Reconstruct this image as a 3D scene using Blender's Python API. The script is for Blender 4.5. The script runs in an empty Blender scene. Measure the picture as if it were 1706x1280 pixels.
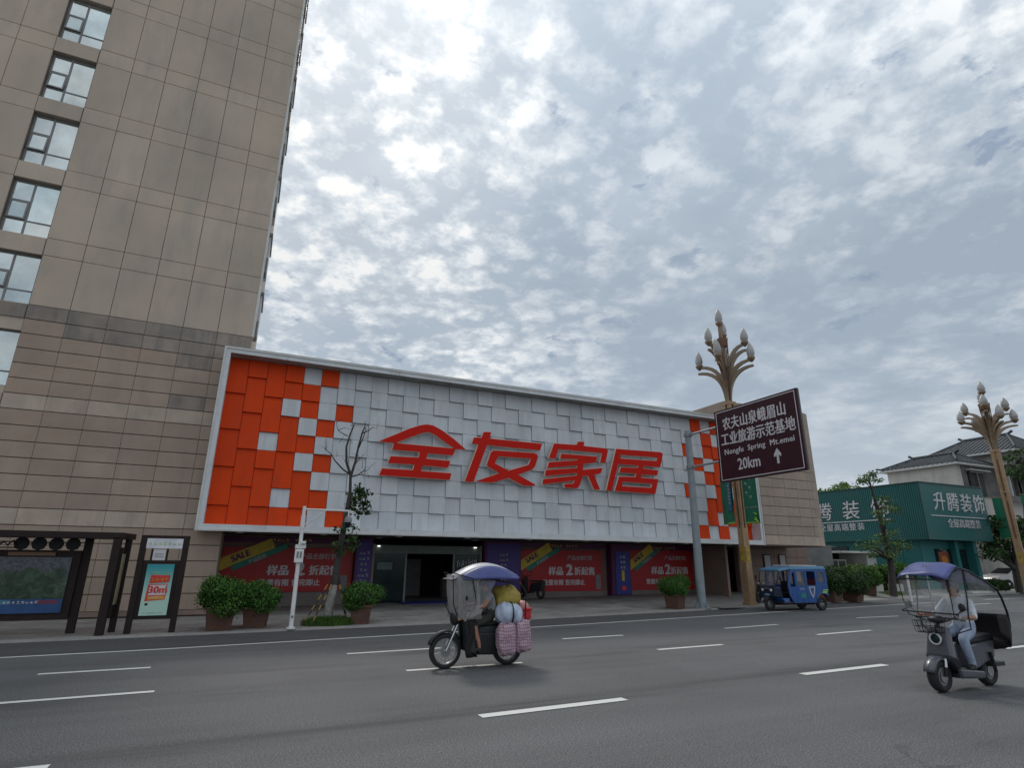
import bpy, math, random
from math import sin, cos, pi, radians
from mathutils import Vector, Matrix
from mathutils.geometry import tessellate_polygon
random.seed(7)
S = bpy.context.scene
COL = S.collection
# ------------------------------------------------------------ camera
F, PITCH, ROLL, YAW, EYE = 950.0, 0.299449, 0.0096347, -0.4255536, 1.9
_cy, _sy = cos(YAW), sin(YAW)
_fw = Vector((-_sy*cos(PITCH), _cy*cos(PITCH), sin(PITCH)))
_r = Vector((_cy, _sy, 0)); _u = _r.cross(_fw)
_r2 = cos(ROLL)*_r + sin(ROLL)*_u; _u2 = -sin(ROLL)*_r + cos(ROLL)*_u
cam = bpy.data.cameras.new('camera'); co = bpy.data.objects.new('camera', cam); COL.objects.link(co)
co.matrix_world = Matrix(((_r2.x, _u2.x, -_fw.x, 0), (_r2.y, _u2.y, -_fw.y, 0), (_r2.z, _u2.z, -_fw.z, EYE), (0, 0, 0, 1)))
cam.sensor_width = 36; cam.lens = 36*F/1706; cam.clip_end = 3000; cam.clip_start = 0.05
S.camera = co
def ray(px, py): return (px-853)/F*_r2 + (640-py)/F*_u2 + _fw
EY = Vector((0, 0, EYE))
def gnd(px, py, z=.05): d = ray(px, py); return d*((z-EYE)/d.z) + EY
def atY(px, py, Y): d = ray(px, py); return d*(Y/d.y) + EY
def atX(px, py, X): d = ray(px, py); return d*(X/d.x) + EY
# ------------------------------------------------------------ sky, sun, exposure
SUN = ray(575, 30).normalized()
S.view_settings.view_transform = 'Standard'; S.view_settings.look = 'None'
S.view_settings.exposure = 0.0; S.view_settings.gamma = 1.0; S.view_settings.use_curve_mapping = False
W = bpy.data.worlds.new('World'); S.world = W; W.use_nodes = True
class NT:
    def __init__(s, nt): s.nt = nt; s.n = nt.nodes; s.l = nt.links
    def new(s, t, **k):
        n = s.n.new(t)
        for a, b in k.items(): setattr(n, a, b)
        return n
    def link(s, a, b): s.l.new(a, b)
    def put(s, sock, v):
        if hasattr(v, 'is_output') or isinstance(v, bpy.types.NodeSocket): s.l.new(v, sock)
        else: sock.default_value = v
    def math(s, op, a, b=0.0, c=None, clamp=False):
        n = s.new('ShaderNodeMath', operation=op, use_clamp=clamp); s.put(n.inputs[0], a); s.put(n.inputs[1], b)
        if c is not None: s.put(n.inputs[2], c)
        return n.outputs[0]
    def vmath(s, op, a, b=(0, 0, 0)):
        n = s.new('ShaderNodeVectorMath', operation=op); s.put(n.inputs[0], a)
        if op == 'SCALE': s.put(n.inputs[3], b)
        else: s.put(n.inputs[1], b)
        return n.outputs['Value'] if op in ('DOT_PRODUCT', 'LENGTH') else n.outputs[0]
    def noise(s, vec, scale, detail=3, rough=.5, dist=0.0, out='Fac'):
        n = s.new('ShaderNodeTexNoise'); s.put(n.inputs['Vector'], vec); n.inputs['Scale'].default_value = scale
        n.inputs['Detail'].default_value = detail; n.inputs['Roughness'].default_value = rough; n.inputs['Distortion'].default_value = dist
        return n.outputs[out]
    def remap(s, v, a, b, c=0.0, d=1.0, smooth=False):
        n = s.new('ShaderNodeMapRange'); n.interpolation_type = 'SMOOTHSTEP' if smooth else 'LINEAR'
        s.put(n.inputs[0], v)
        for i, q in enumerate((a, b, c, d)): s.put(n.inputs[i+1], q)
        return n.outputs[0]
    def mix(s, f, a, b, typ='MIX'):
        n = s.new('ShaderNodeMix', data_type='RGBA', blend_type=typ, clamp_factor=True)
        s.put(n.inputs[0], f); s.put(n.inputs[6], a); s.put(n.inputs[7], b); return n.outputs[2]
    def ramp(s, f, stops):
        n = s.new('ShaderNodeValToRGB'); s.put(n.inputs[0], f); e = n.color_ramp.elements
        while len(e) < len(stops): e.new(.5)
        for i, (p, c) in enumerate(stops): e[i].position = p; e[i].color = (*c, 1)
        return n.outputs[0]
g = NT(W.node_tree); g.n.clear()
out = g.new('ShaderNodeOutputWorld'); bg = g.new('ShaderNodeBackground'); g.link(bg.outputs[0], out.inputs[0])
bg.inputs[1].default_value = 0.1
sky = g.new('ShaderNodeTexSky', sky_type='NISHITA', sun_disc=False)
sky.sun_elevation = math.asin(SUN.z); sky.sun_rotation = math.atan2(SUN.x, SUN.y)
D = g.new('ShaderNodeTexCoord').outputs['Generated']
sp = g.new('ShaderNodeSeparateXYZ'); g.link(D, sp.inputs[0])
zz = g.math('MAXIMUM', sp.outputs[2], 0.0)
den = g.math('ADD', zz, 0.16)
cb = g.new('ShaderNodeCombineXYZ'); g.link(g.math('DIVIDE', sp.outputs[0], den), cb.inputs[0]); g.link(g.math('DIVIDE', sp.outputs[1], den), cb.inputs[1]); cb.inputs[2].default_value = 3.3
P = cb.outputs[0]
def lobe(px, py, rad, soft=1.0):
    d = ray(px, py).normalized()
    return g.remap(g.vmath('DOT_PRODUCT', D, tuple(d)), cos(radians(rad)), 1.0, 0, 1, True)
warp = g.vmath('ADD', P, g.vmath('SCALE', g.vmath('SUBTRACT', g.noise(P, 5.0, 5, .6, out='Color'), (.5, .5, .5)), 0.13))
def vor(vec, scale):
    n = g.new('ShaderNodeTexVoronoi', feature='F1', voronoi_dimensions='2D'); g.put(n.inputs['Vector'], vec); n.inputs['Scale'].default_value = scale; return n.outputs['Distance']
w2 = g.vmath('ADD', P, g.vmath('SCALE', g.vmath('SUBTRACT', g.noise(P, 11.0, 5, .62, out='Color'), (.5, .5, .5)), 0.15))
big = g.noise(warp, .95, 4, .5)
mid = g.noise(warp, 2.6, 5, .5)
fine = g.noise(P, 19.0, 7, .62)
puff = g.remap(vor(w2, 6.6), .08, .62, 1, 0)
puff2 = g.remap(vor(w2, 14.0), .08, .62, 1, 0)
# where the layer breaks into small bright cells (over the shop) and where it is one smooth sheet
cells = g.math('ADD', g.math('MULTIPLY', lobe(690, 440, 33), 1.0), g.math('MULTIPLY', lobe(1560, 120, 30), .85), clamp=True)
sheet = g.math('ADD', g.math('MULTIPLY', lobe(1200, 400, 28), .9), g.math('MULTIPLY', lobe(1450, 600, 27), .55), clamp=True)
v = g.math('ADD', g.math('MULTIPLY', big, .5), g.math('MULTIPLY', mid, .5))
v = g.remap(v, .36, .58, 0, 1)
lum = g.math('ADD', g.math('MULTIPLY', puff, .42), g.math('MULTIPLY', puff2, .30))
lum = g.math('ADD', lum, g.math('MULTIPLY', g.remap(fine, .36, .64, 0, 1), .42))
tex = g.remap(g.math('ADD', lum, g.math('MULTIPLY', g.math('SUBTRACT', mid, .5), .8)), .30, .90, 0, 1)
amt = g.math('ADD', .32, g.math('MULTIPLY', cells, .38))
amt = g.math('SUBTRACT', amt, g.math('MULTIPLY', sheet, .18))
v = g.math('ADD', g.math('MULTIPLY', v, g.math('SUBTRACT', 1.0, amt)), g.math('MULTIPLY', tex, amt))
v = g.math('ADD', v, g.math('MULTIPLY', cells, .13))
v = g.math('SUBTRACT', v, g.math('MULTIPLY', sheet, .40))
v = g.math('ADD', v, g.math('MULTIPLY', lobe(600, 50, 26), .05), clamp=True)
cloud = g.ramp(v, [(0, (.36, .43, .51)), (.25, (.42, .49, .565)), (.5, (.54, .60, .66)), (.72, (.66, .715, .76)), (.90, (.80, .83, .85)), (1, (.89, .895, .89))])
# blue-grey gaps between the cells
gap = g.math('MULTIPLY', g.remap(g.noise(warp, 5.0, 7, .6, .1), .615, .66, 0, 1), g.math('ADD', .05, cells), clamp=True)
cloud = g.mix(g.math('MULTIPLY', gap, .75), cloud, (.25, .32, .44, 1))
# glow of the veiled sun
sunny = g.math('MULTIPLY', g.math('POWER', g.math('MAXIMUM', g.vmath('DOT_PRODUCT', D, tuple(SUN)), 0.0), 30.0), g.remap(tex, .40, .9, .05, .60))
cloud = g.mix(g.math('MULTIPLY', sunny, .9, clamp=True), cloud, (1.0, .95, .86, 1))
hz = g.remap(sp.outputs[2], .0, .30, .62, 0, True)
cloud = g.mix(hz, cloud, (.60, .655, .70, 1))
# an overcast sky is brighter towards the zenith
cie = g.remap(sp.outputs[2], .45, 1.0, 1.0, 1.55)
cl10 = g.vmath('SCALE', cloud, g.math('MULTIPLY', cie, 10.0))
low = g.remap(sp.outputs[2], -.06, 0.0, 0.35, 1)
fin = g.mix(.06, cl10, sky.outputs[0])
g.link(g.vmath('SCALE', fin, low), bg.inputs[0])
sl = bpy.data.lights.new('sun', 'SUN'); so = bpy.data.objects.new('sun', sl); COL.objects.link(so)
sl.energy = 1.3; sl.angle = radians(11); sl.color = (1, .95, .88)
so.rotation_euler = (-SUN).to_track_quat('-Z', 'Y').to_euler()

# ------------------------------------------------------------ materials
def principled(name):
    m = bpy.data.materials.new(name); m.use_nodes = True
    return m, NT(m.node_tree), m.node_tree.nodes['Principled BSDF']
def mat(name, color, rough=.6, var=.18, scale=3.0, bump=0.0, bscale=40.0, metal=0.0, rnd=0.0, grime=0.0, streak=None, fine=0.0, spec=None, coat=0.0, dirt=(.10, .09, .08)):
    m, t, b = principled(name)
    pos = t.new('ShaderNodeNewGeometry').outputs['Position']
    c = (*color, 1)
    n = t.noise(pos, scale, 5, .6)
    cur = t.mix(t.remap(n, .3, .7, 0, 1), tuple(x*(1-var) for x in color)+(1,), tuple(min(1, x*(1+var)) for x in color)+(1,))
    if fine:
        f = t.noise(pos, 90, 2, .7); cur = t.mix(1.0, cur, t.ramp(f, [(.3, (1-fine,)*3), (.7, (1+fine,)*3)]), 'MULTIPLY')
    if rnd:
        r = t.new('ShaderNodeObjectInfo').outputs['Random']
        cur = t.mix(1.0, cur, t.ramp(r, [(0, (1-rnd, 1-rnd, 1-rnd)), (.5, (1, 1-.3*rnd, 1-.45*rnd)), (1, (1+rnd*.6, 1+rnd*.6, 1+rnd*.6))]), 'MULTIPLY')
    if streak:
        mp = t.new('ShaderNodeMapping'); t.link(pos, mp.inputs[0]); mp.inputs['Scale'].default_value = streak
        s = t.noise(mp.outputs[0], 1.0, 5, .65)
        cur = t.mix(t.math('MULTIPLY', t.remap(s, .48, .72, 0, 1), grime), cur, (*dirt, 1))
    elif grime:
        s = t.noise(pos, .8, 6, .65); cur = t.mix(t.math('MULTIPLY', t.remap(s, .45, .7, 0, 1), grime), cur, (*dirt, 1))
    t.link(cur, b.inputs['Base Color'])
    t.link(t.remap(n, .3, .7, max(.02, rough-.07), min(1, rough+.07)), b.inputs['Roughness'])
    b.inputs['Metallic'].default_value = metal
    if spec is not None: b.inputs['Specular IOR Level'].default_value = spec
    if coat: b.inputs['Coat Weight'].default_value = coat; b.inputs['Coat Roughness'].default_value = .12
    if bump:
        bp = t.new('ShaderNodeBump'); bp.inputs['Strength'].default_value = bump; bp.inputs['Distance'].default_value = .02
        t.link(t.noise(pos, bscale, 5, .6), bp.inputs['Height']); t.link(bp.outputs[0], b.inputs['Normal'])
    return m
def emit(name, color, s):
    m, t, b = principled(name); b.inputs['Base Color'].default_value = (*color, 1)
    b.inputs['Emission Color'].default_value = (*color, 1); b.inputs['Emission Strength'].default_value = s; return m
def sheet_mat(name, color, opacity, rough=.15):
    m, t, b = principled(name); nt = t
    tr = nt.new('ShaderNodeBsdfTransparent'); mx = nt.new('ShaderNodeMixShader'); o = t.n['Material Output']
    b.inputs['Base Color'].default_value = (*color, 1); b.inputs['Roughness'].default_value = rough
    pos = nt.new('ShaderNodeTexCoord').outputs['Object']
    f = nt.remap(nt.noise(pos, 5, 3, .5, 1.0), .3, .7, opacity*.75, min(1, opacity*1.25))
    nt.link(f, mx.inputs[0]); nt.link(tr.outputs[0], mx.inputs[1]); nt.link(b.outputs[0], mx.inputs[2]); nt.link(mx.outputs[0], o.inputs[0])
    bp = nt.new('ShaderNodeBump'); bp.inputs['Strength'].default_value = .25; nt.link(nt.noise(pos, 4, 3), bp.inputs['Height']); nt.link(bp.outputs[0], b.inputs['Normal'])
    return m
def leafmat(name, a, bcol, c3):
    m, t, b = principled(name)
    pos = t.new('ShaderNodeNewGeometry')
    n1 = t.noise(pos.outputs['Position'], 3.5, 3, .6)
    col = t.ramp(pos.outputs['Random Per Island'], [(0, a), (.6, bcol), (1, c3)])
    col = t.mix(1.0, col, t.ramp(n1, [(.3, (.6, .6, .6)), (.7, (1.3, 1.3, 1.2))]), 'MULTIPLY')
    t.link(col, b.inputs['Base Color']); b.inputs['Roughness'].default_value = .55; b.inputs['Specular IOR Level'].default_value = .3
    tl = t.new('ShaderNodeBsdfTranslucent'); t.link(col, tl.inputs[0]); mx = t.new('ShaderNodeMixShader'); mx.inputs[0].default_value = .25
    t.link(b.outputs[0], mx.inputs[1]); t.link(tl.outputs[0], mx.inputs[2]); t.link(mx.outputs[0], t.n['Material Output'].inputs[0])
    return m
M = {}
M['stone'] = mat('stone_cladding', (.50, .415, .33), .78, .16, .22, .15, 60, rnd=.055, grime=.40, streak=(1.3, 1.3, .35), fine=.06, dirt=(.30, .275, .25))
M['slat'] = mat('brown_stone_slat', (.39, .295, .230), .75, .16, .45, .25, 30, rnd=.08, grime=.50, streak=(1.0, 1.0, .22), fine=.08, dirt=(.24, .205, .18))
M['slat_light'] = mat('pale_stone_slat', (.48, .39, .315), .72, .12, 1.5, .2, 30, rnd=.08, grime=.3, streak=(1.6, 1.6, .3), fine=.08)
M['slat_dark'] = mat('rain_darkened_slat', (.29, .245, .21), .75, .2, 1.5, .2, 30, rnd=.10, grime=.6, streak=(3.0, 3.0, .35), fine=.08, dirt=(.12, .12, .115))
M['joint'] = mat('dark_joint', (.15, .125, .10), .9)
M['block'] = mat('block_stone', (.37, .295, .24), .75, .12, 1.2, .2, 30, rnd=.08, grime=.35, streak=(1.6, 1.6, .35), fine=.10, dirt=(.2, .18, .16))
M['block_low'] = mat('lower_brown_stone', (.25, .18, .15), .75, .15, 1.0, .2, 30, grime=.3, fine=.08)
M['winframe'] = mat('window_frame_grey', (.22, .22, .215), .45, .1)
M['trimwhite'] = mat('pale_trim', (.62, .62, .60), .55, .1, grime=.3)
def glassmat(name, base, rough=.05, metal=.55):
    m = mat(name, base, rough, .2, .9, metal=metal, rnd=.22); return m
M['glass'] = glassmat('reflective_glass', (.66, .74, .74), .06, .85)
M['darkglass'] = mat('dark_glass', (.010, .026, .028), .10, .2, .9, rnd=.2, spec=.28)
M['white'] = mat('white_aluminium', (.565, .595, .63), .42, .09, .8, rnd=.09, grime=.45, streak=(3, 3, .35), dirt=(.34, .35, .37))
M['orange'] = mat('orange_aluminium', (.70, .058, .006), .55, .07, .8, rnd=.07, grime=.3, spec=.15, streak=(3, 3, .3), dirt=(.36, .05, .02))
M['frame'] = mat('sign_frame_white', (.64, .66, .68), .4, .08, .8, grime=.4, streak=(1.2, 1.2, .8), dirt=(.33, .31, .29))
M['underside'] = mat('frame_underside', (.30, .285, .265), .7, .2, 1.5, grime=.5, streak=(1.5, 1.5, 1), dirt=(.16, .10, .07))  # downward face of the top frame: occlusion shade put into the colour, plus rust
M['soffit'] = mat('soffit_grey', (.20, .20, .20), .7, .15, grime=.5)
M['backing'] = mat('panel_backing', (.10, .10, .11), .8)
M['letter'] = mat('letter_red', (.56, .013, .006), .55, .08, spec=.15)
M['letteredge'] = mat('letter_edge', (.72, .56, .47), .5, .05)
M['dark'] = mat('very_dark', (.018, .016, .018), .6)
M['black'] = mat('black_metal', (.016, .015, .016), .5, .2, spec=.3)
M['brownmetal'] = mat('dark_brown_metal', (.026, .017, .016), .6, .25, 4, spec=.2)
M['rubber'] = mat('tyre_rubber', (.022, .022, .023), .85, .25, 20)
M['chrome'] = mat('bright_metal', (.55, .56, .58), .28, .1, metal=.9)
M['rimgrey'] = mat('dull_rim', (.30, .30, .31), .4, .2, 20, metal=.6)
M['red'] = mat('banner_red', (.42, .010, .014), .5, .12, .6)
M['purple'] = mat('banner_purple', (.055, .030, .20), .5, .2, .6)
M['bluebanner'] = mat('banner_blue', (.03, .04, .26), .5, .2)
M['plum'] = mat('banner_plum', (.10, .015, .07), .5, .2)
M['yellow'] = mat('sash_yellow', (.60, .42, .03), .5)
M['teal'] = mat('sash_green', (.02, .20, .15), .5)
M['print'] = mat('print_white', (.60, .58, .60), .5, .05)
M['printgrey'] = mat('print_grey', (.42, .40, .42), .5, .05)
M['marble'] = mat('plinth_stone', (.20, .17, .16), .6, .2, 2)
M['paver'] = None
M['gold'] = mat('bronze_gold', (.36, .235, .13), .42, .18, 3, .15, 20, metal=.25, grime=.5, streak=(5, 5, .6), dirt=(.14, .085, .05))
M['bronze'] = mat('lamp_arm_bronze', (.26, .185, .12), .38, .2, 4, metal=.3, grime=.4)
M['golddark'] = mat('bronze_dark', (.16, .085, .05), .45, .2, metal=.3)
M['lampglass'] = mat('lamp_glass', (.42, .41, .40), .35, .12, 5, grime=.35)
M['poleg'] = mat('pole_grey', (.24, .28, .30), .5, .12, 3, .05, grime=.35, streak=(6, 6, .5))
M['signbrown'] = mat('sign_brown', (.042, .010, .016), .5, .1, spec=.25)
M['signback'] = mat('sign_edge', (.07, .09, .085), .5)
M['bannergreen'] = mat('banner_green', (.012, .155, .085), .55, .1)
M['lime'] = mat('lime_green', (.33, .62, .06), .5)
M['palelime'] = mat('pale_lime_print', (.50, .62, .30), .5)
M['greenwall'] = mat('green_cladding', (.010, .112, .110), .5, .10, .6, grime=.15)
M['greenlow'] = mat('green_wall_low', (.012, .145, .150), .6, .12, .8, grime=.2)
M['plaster'] = mat('white_plaster', (.60, .57, .53), .85, .07, .8, .1, 20, grime=.35, streak=(1.5, 1.5, .4))
M['concrete'] = mat('stained_plaster', (.20, .19, .18), .85, .25, 1.0, grime=.6, dirt=(.05, .05, .05))
M['tile'] = mat('grey_roof_tile', (.085, .092, .098), .8, .3, 2.0, .2, 12)
M['wood'] = mat('dark_wood', (.06, .03, .025), .6, .2)
M['pot'] = mat('planter_terracotta', (.105, .045, .030), .7, .25, 4, .2, 15, grime=.4)
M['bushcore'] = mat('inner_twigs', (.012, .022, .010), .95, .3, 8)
M['soil'] = mat('soil', (.05, .035, .025), .95, .3, 10, .5)
M['leaf'] = leafmat('bush_leaf', (.022, .070, .012), (.045, .135, .022), (.13, .27, .04))
M['leaf2'] = leafmat('tree_leaf', (.020, .045, .016), (.035, .075, .025), (.08, .13, .04))
M['leafdark'] = leafmat('dark_leaf', (.016, .045, .013), (.030, .075, .018), (.08, .14, .03))
M['leaflight'] = leafmat('light_leaf', (.05, .11, .02), (.09, .17, .03), (.20, .30, .06))
M['leafsoft'] = leafmat('soft_conifer_leaf', (.045, .095, .025), (.075, .15, .04), (.16, .25, .07))
M['grass'] = leafmat('grass_blade', (.04, .09, .015), (.06, .13, .02), (.12, .20, .04))
M['bark'] = mat('dark_bark', (.055, .045, .042), .9, .35, 6, .6, 25)
M['limewash'] = mat('limewashed_bark', (.38, .37, .34), .9, .35, 9, .6, 25, grime=.6)
M['stripeblack'] = mat('stake_black', (.02, .02, .02), .6)
M['stripeyellow'] = mat('stake_yellow', (.28, .18, .03), .6)
M['polewhite'] = mat('white_paint', (.74, .74, .73), .42, .06, 3, grime=.2)
M['greybox'] = mat('grey_casting', (.20, .20, .21), .5)
M['trikeblue'] = mat('trike_blue', (.004, .072, .29), .30, .12, 3, coat=.4, grime=.12)
M['trikeroof'] = mat('trike_roof', (.04, .16, .28), .4, .12, 3)
M['canopyblue'] = mat('canopy_blue', (.042, .058, .22), .38, .2, 6, .12, 8, grime=.2, dirt=(.2, .2, .3))
M['canopysilver'] = mat('canopy_silver', (.46, .45, .50), .4, .15, 6, .2, 8)
M['purplecap'] = mat('rider_cap', (.05, .04, .12), .7)
M['pvc'] = sheet_mat('cloudy_plastic_sheet', (.36, .34, .33), .55, .3)
M['pvcthin'] = sheet_mat('thin_cloudy_sheet', (.34, .33, .33), .34, .3)
M['clearpvc'] = sheet_mat('clear_plastic_sheet', (.72, .74, .76), .09, .10)
M['skin'] = mat('skin', (.36, .175, .115), .55, .08, 20)
M['shirtlight'] = mat('pale_shirt', (.60, .63, .70), .85, .14, 14, 1.0, 9)
M['jeans'] = mat('pale_denim', (.33, .40, .53), .85, .2, 14, 1.0, 9)
M['shirtgrey'] = mat('grey_shirt', (.24, .25, .26), .85, .15, 14, 1.0, 9)
M['shorts'] = mat('dark_green_shorts', (.030, .034, .026), .85, .2, 14, .2, 12)
M['hair'] = mat('dark_hair', (.018, .014, .012), .6)
M['hat'] = mat('grey_cap', (.17, .15, .17), .7, .2, 8)
M['helmet'] = mat('teal_helmet', (.01, .05, .065), .25, coat=.5)
M['shoe'] = mat('black_shoe', (.015, .013, .015), .5)
M['scooter'] = mat('scooter_grey', (.088, .09, .108), .35, .1, coat=.35)
M['scooterblack'] = mat('scooter_black_plastic', (.02, .02, .024), .45, .2)
M['blackcloth'] = mat('black_cloth', (.010, .006, .009), .8, .2)
M['motodark'] = mat('moto_dark_green', (.013, .016, .018), .5, .3, 6)
M['yellowsack'] = mat('yellow_sack', (.36, .27, .05), .6, .3, 7, .5, 9)
M['bluebag'] = mat('pale_blue_bag', (.46, .53, .66), .5, .18, 7, .5, 9)
M['redbox'] = mat('red_box', (.48, .02, .03), .5)
M['pinklid'] = mat('pink_lid', (.48, .22, .20), .5)
M['carwhite'] = mat('car_white', (.72, .72, .73), .25, .03, coat=.5)
M['carglass'] = glassmat('car_glass', (.02, .025, .03), .05, .2)
M['beige'] = mat('beige_wall', (.50, .49, .45), .8, .08)
M['steel'] = mat('shed_steel', (.68, .68, .67), .5, .1, grime=.3)
M['cobble'] = None
def plaid():
    m, t, b = principled('pink_plaid_bag')
    ob = t.new('ShaderNodeTexCoord').outputs['Object']; s = t.new('ShaderNodeSeparateXYZ'); t.link(ob, s.inputs[0])
    nz = t.noise(ob, 6, 3, .6)
    def stripes(x, f): return t.remap(t.math('SINE', t.math('ADD', t.math('MULTIPLY', x, f), t.math('MULTIPLY', nz, 9.0))), -.1, .6, 0, 1)
    a = stripes(s.outputs[0], 150); c = stripes(s.outputs[2], 120)
    col = t.mix(t.math('MULTIPLY', a, .6), (.50, .38, .43, 1), (.36, .12, .19, 1)); col = t.mix(t.math('MULTIPLY', c, .6), col, (.26, .12, .20, 1))
    t.link(col, b.inputs['Base Color']); b.inputs['Roughness'].default_value = .6
    bp = t.new('ShaderNodeBump'); bp.inputs['Strength'].default_value = 1.0; bp.inputs['Distance'].default_value = .06; t.link(t.noise(ob, 7, 5), bp.inputs['Height']); t.link(bp.outputs[0], b.inputs['Normal'])
    return m
M['plaid'] = plaid()
def asphalt(name, base, speck, dark):
    m, t, b = principled(name); pos = t.new('ShaderNodeNewGeometry').outputs['Position']
    ml = t.new('ShaderNodeMapping'); t.link(pos, ml.inputs[0]); ml.inputs['Rotation'].default_value = (0, 0, -.085); ml.inputs['Scale'].default_value = (.035, .9, 1)
    lane = t.noise(ml.outputs[0], 1.0, 4, .55)
    patch = t.noise(pos, .35, 5, .6)
    ag = t.noise(pos, 62, 2, .8); ag2 = t.noise(pos, 24, 3, .75)
    col = t.ramp(t.math('ADD', t.math('MULTIPLY', lane, .6), t.math('MULTIPLY', patch, .4)), [(.34, tuple(x*(1-dark) for x in base)), (.5, base), (.66, tuple(x*1.18 for x in base))])
    col = t.mix(1.0, col, t.ramp(ag, [(.38, (1-speck,)*3), (.52, (1,)*3), (.66, (1+speck*1.8,)*3)]), 'MULTIPLY')
    col = t.mix(1.0, col, t.ramp(ag2, [(.36, (.80,)*3), (.64, (1.20,)*3)]), 'MULTIPLY')
    # worn damp-looking marks
    mw = t.new('ShaderNodeMapping'); t.link(pos, mw.inputs[0]); mw.inputs['Rotation'].default_value = (0, 0, -.12); mw.inputs['Scale'].default_value = (.22, 1.4, 1)
    wet = t.remap(t.noise(mw.outputs[0], .8, 6, .65, .3), .56, .70, 0, .75)
    col = t.mix(wet, col, (.045, .045, .047, 1))
    # dark worn seam in line with the nearest row of dashes
    sx_ = t.new('ShaderNodeSeparateXYZ'); t.link(pos, sx_.inputs[0])
    dl_ = t.math('ABSOLUTE', t.math('SUBTRACT', t.math('ADD', sx_.outputs[1], t.math('MULTIPLY', t.math('SUBTRACT', ag2, .5), .9)), t.math('MULTIPLY_ADD', sx_.outputs[0], .064, 7.62)))
    seam = t.math('MULTIPLY', t.remap(dl_, .03, .42, .75, 0, True), t.remap(t.noise(ml.outputs[0], 3.0, 4, .6), .35, .6, .25, 1))
    col = t.mix(seam, col, (.050, .050, .052, 1))
    # tar-sealed cracks
    vr = t.new('ShaderNodeTexVoronoi', feature='DISTANCE_TO_EDGE'); t.link(t.vmath('ADD', pos, t.vmath('SCALE', t.noise(pos, .7, 4, .6, out='Color'), 3.0)), vr.inputs['Vector']); vr.inputs['Scale'].default_value = .09
    cr = t.math('MULTIPLY', t.remap(vr.outputs['Distance'], .0006, .0028, 1, 0), t.remap(patch, .50, .62, 0, .45), clamp=True)
    col = t.mix(cr, col, (.03, .03, .03, 1))
    t.link(col, b.inputs['Base Color']); t.link(t.remap(ag2, .3, .7, .72, .9), b.inputs['Roughness']); b.inputs['Specular IOR Level'].default_value = .35
    bp = t.new('ShaderNodeBump'); bp.inputs['Strength'].default_value = .55; bp.inputs['Distance'].default_value = .006
    t.link(t.math('ADD', ag, t.math('MULTIPLY', ag2, .6)), bp.inputs['Height']); t.link(bp.outputs[0], b.inputs['Normal'])
    return m
M['asphalt'] = asphalt('asphalt', (.114, .113, .115), .55, .24)
M['gutter'] = asphalt('gutter_asphalt', (.078, .076, .078), .3, .2)
def paver():
    m, t, b = principled('pavement_stone'); pos = t.new('ShaderNodeNewGeometry').outputs['Position']
    mp = t.new('ShaderNodeMapping'); t.link(pos, mp.inputs[0]); mp.inputs['Rotation'].default_value = (0, 0, 0)
    br = t.new('ShaderNodeTexBrick'); t.link(mp.outputs[0], br.inputs[0]); br.inputs['Scale'].default_value = 1.0; br.inputs['Brick Width'].default_value = .6; br.inputs['Row Height'].default_value = .3; br.inputs['Mortar Size'].default_value = .006
    br.inputs['Color1'].default_value = (.235, .222, .208, 1); br.inputs['Color2'].default_value = (.30, .285, .27, 1); br.inputs['Mortar'].default_value = (.12, .11, .10, 1)
    n = t.noise(pos, 1.1, 6, .6); col = t.mix(1.0, br.outputs[0], t.ramp(n, [(.3, (.66,)*3), (.7, (1.15,)*3)]), 'MULTIPLY')
    t.link(col, b.inputs['Base Color']); t.link(t.remap(n, .3, .7, .5, .8), b.inputs['Roughness']); return m
M['paver'] = paver()
M['kerb'] = mat('kerb_granite', (.27, .255, .24), .8, .15, 3, .2, 40, rnd=.05, fine=.12)
def paint():
    m, t, b = principled('road_paint'); pos = t.new('ShaderNodeNewGeometry').outputs['Position']
    w = t.remap(t.math('ADD', t.math('MULTIPLY', t.noise(pos, 14, 5, .75), .6), t.math('MULTIPLY', t.noise(pos, 70, 2, .7), .4)), .56, .68, 0, .65)
    t.link(t.mix(w, (.66, .66, .63, 1), (.2, .2, .2, 1)), b.inputs['Base Color']); b.inputs['Roughness'].default_value = .7; return m
M['paint'] = paint()
def poster_photo():
    m, t, b = principled('poster_photo'); g_ = t.new('ShaderNodeTexCoord').outputs['Object']
    s = t.new('ShaderNodeSeparateXYZ'); t.link(g_, s.inputs[0])
    n = t.noise(g_, 4.5, 6, .7, .8); n2 = t.noise(g_, 2.2, 3, .5)
    trees = t.ramp(n, [(.3, (.010, .022, .012)), (.5, (.03, .06, .035)), (.7, (.10, .15, .10))])
    towers = t.ramp(t.noise(g_, 20, 2), [(.35, (.05, .055, .065)), (.65, (.12, .13, .15))])
    col = t.mix(t.remap(t.math('ADD', s.outputs[2], t.math('MULTIPLY', n2, .9)), 1.95, 2.02, 0, 1), trees, towers)
    t.link(col, b.inputs['Base Color']); b.inputs['Roughness'].default_value = .2; return m
M['photo'] = poster_photo()
def gradient(name, lo, hi, z0, z1):
    m, t, b = principled(name); s = t.new('ShaderNodeSeparateXYZ'); t.link(t.new('ShaderNodeNewGeometry').outputs['Position'], s.inputs[0])
    t.link(t.mix(t.remap(s.outputs[2], z0, z1, 0, 1), (*lo, 1), (*hi, 1)), b.inputs['Base Color']); b.inputs['Roughness'].default_value = .3; return m
M['posterteal'] = gradient('poster_teal_print', (.45, .66, .56), (.02, .30, .34), .9, 1.65)
M['posterblue'] = mat('poster_blue_print', (.02, .07, .20), .3, .2)
M['posterred'] = mat('poster_red_print', (.62, .05, .03), .4)
M['posteryellow'] = mat('poster_orange_print', (.70, .32, .03), .4)

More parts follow.
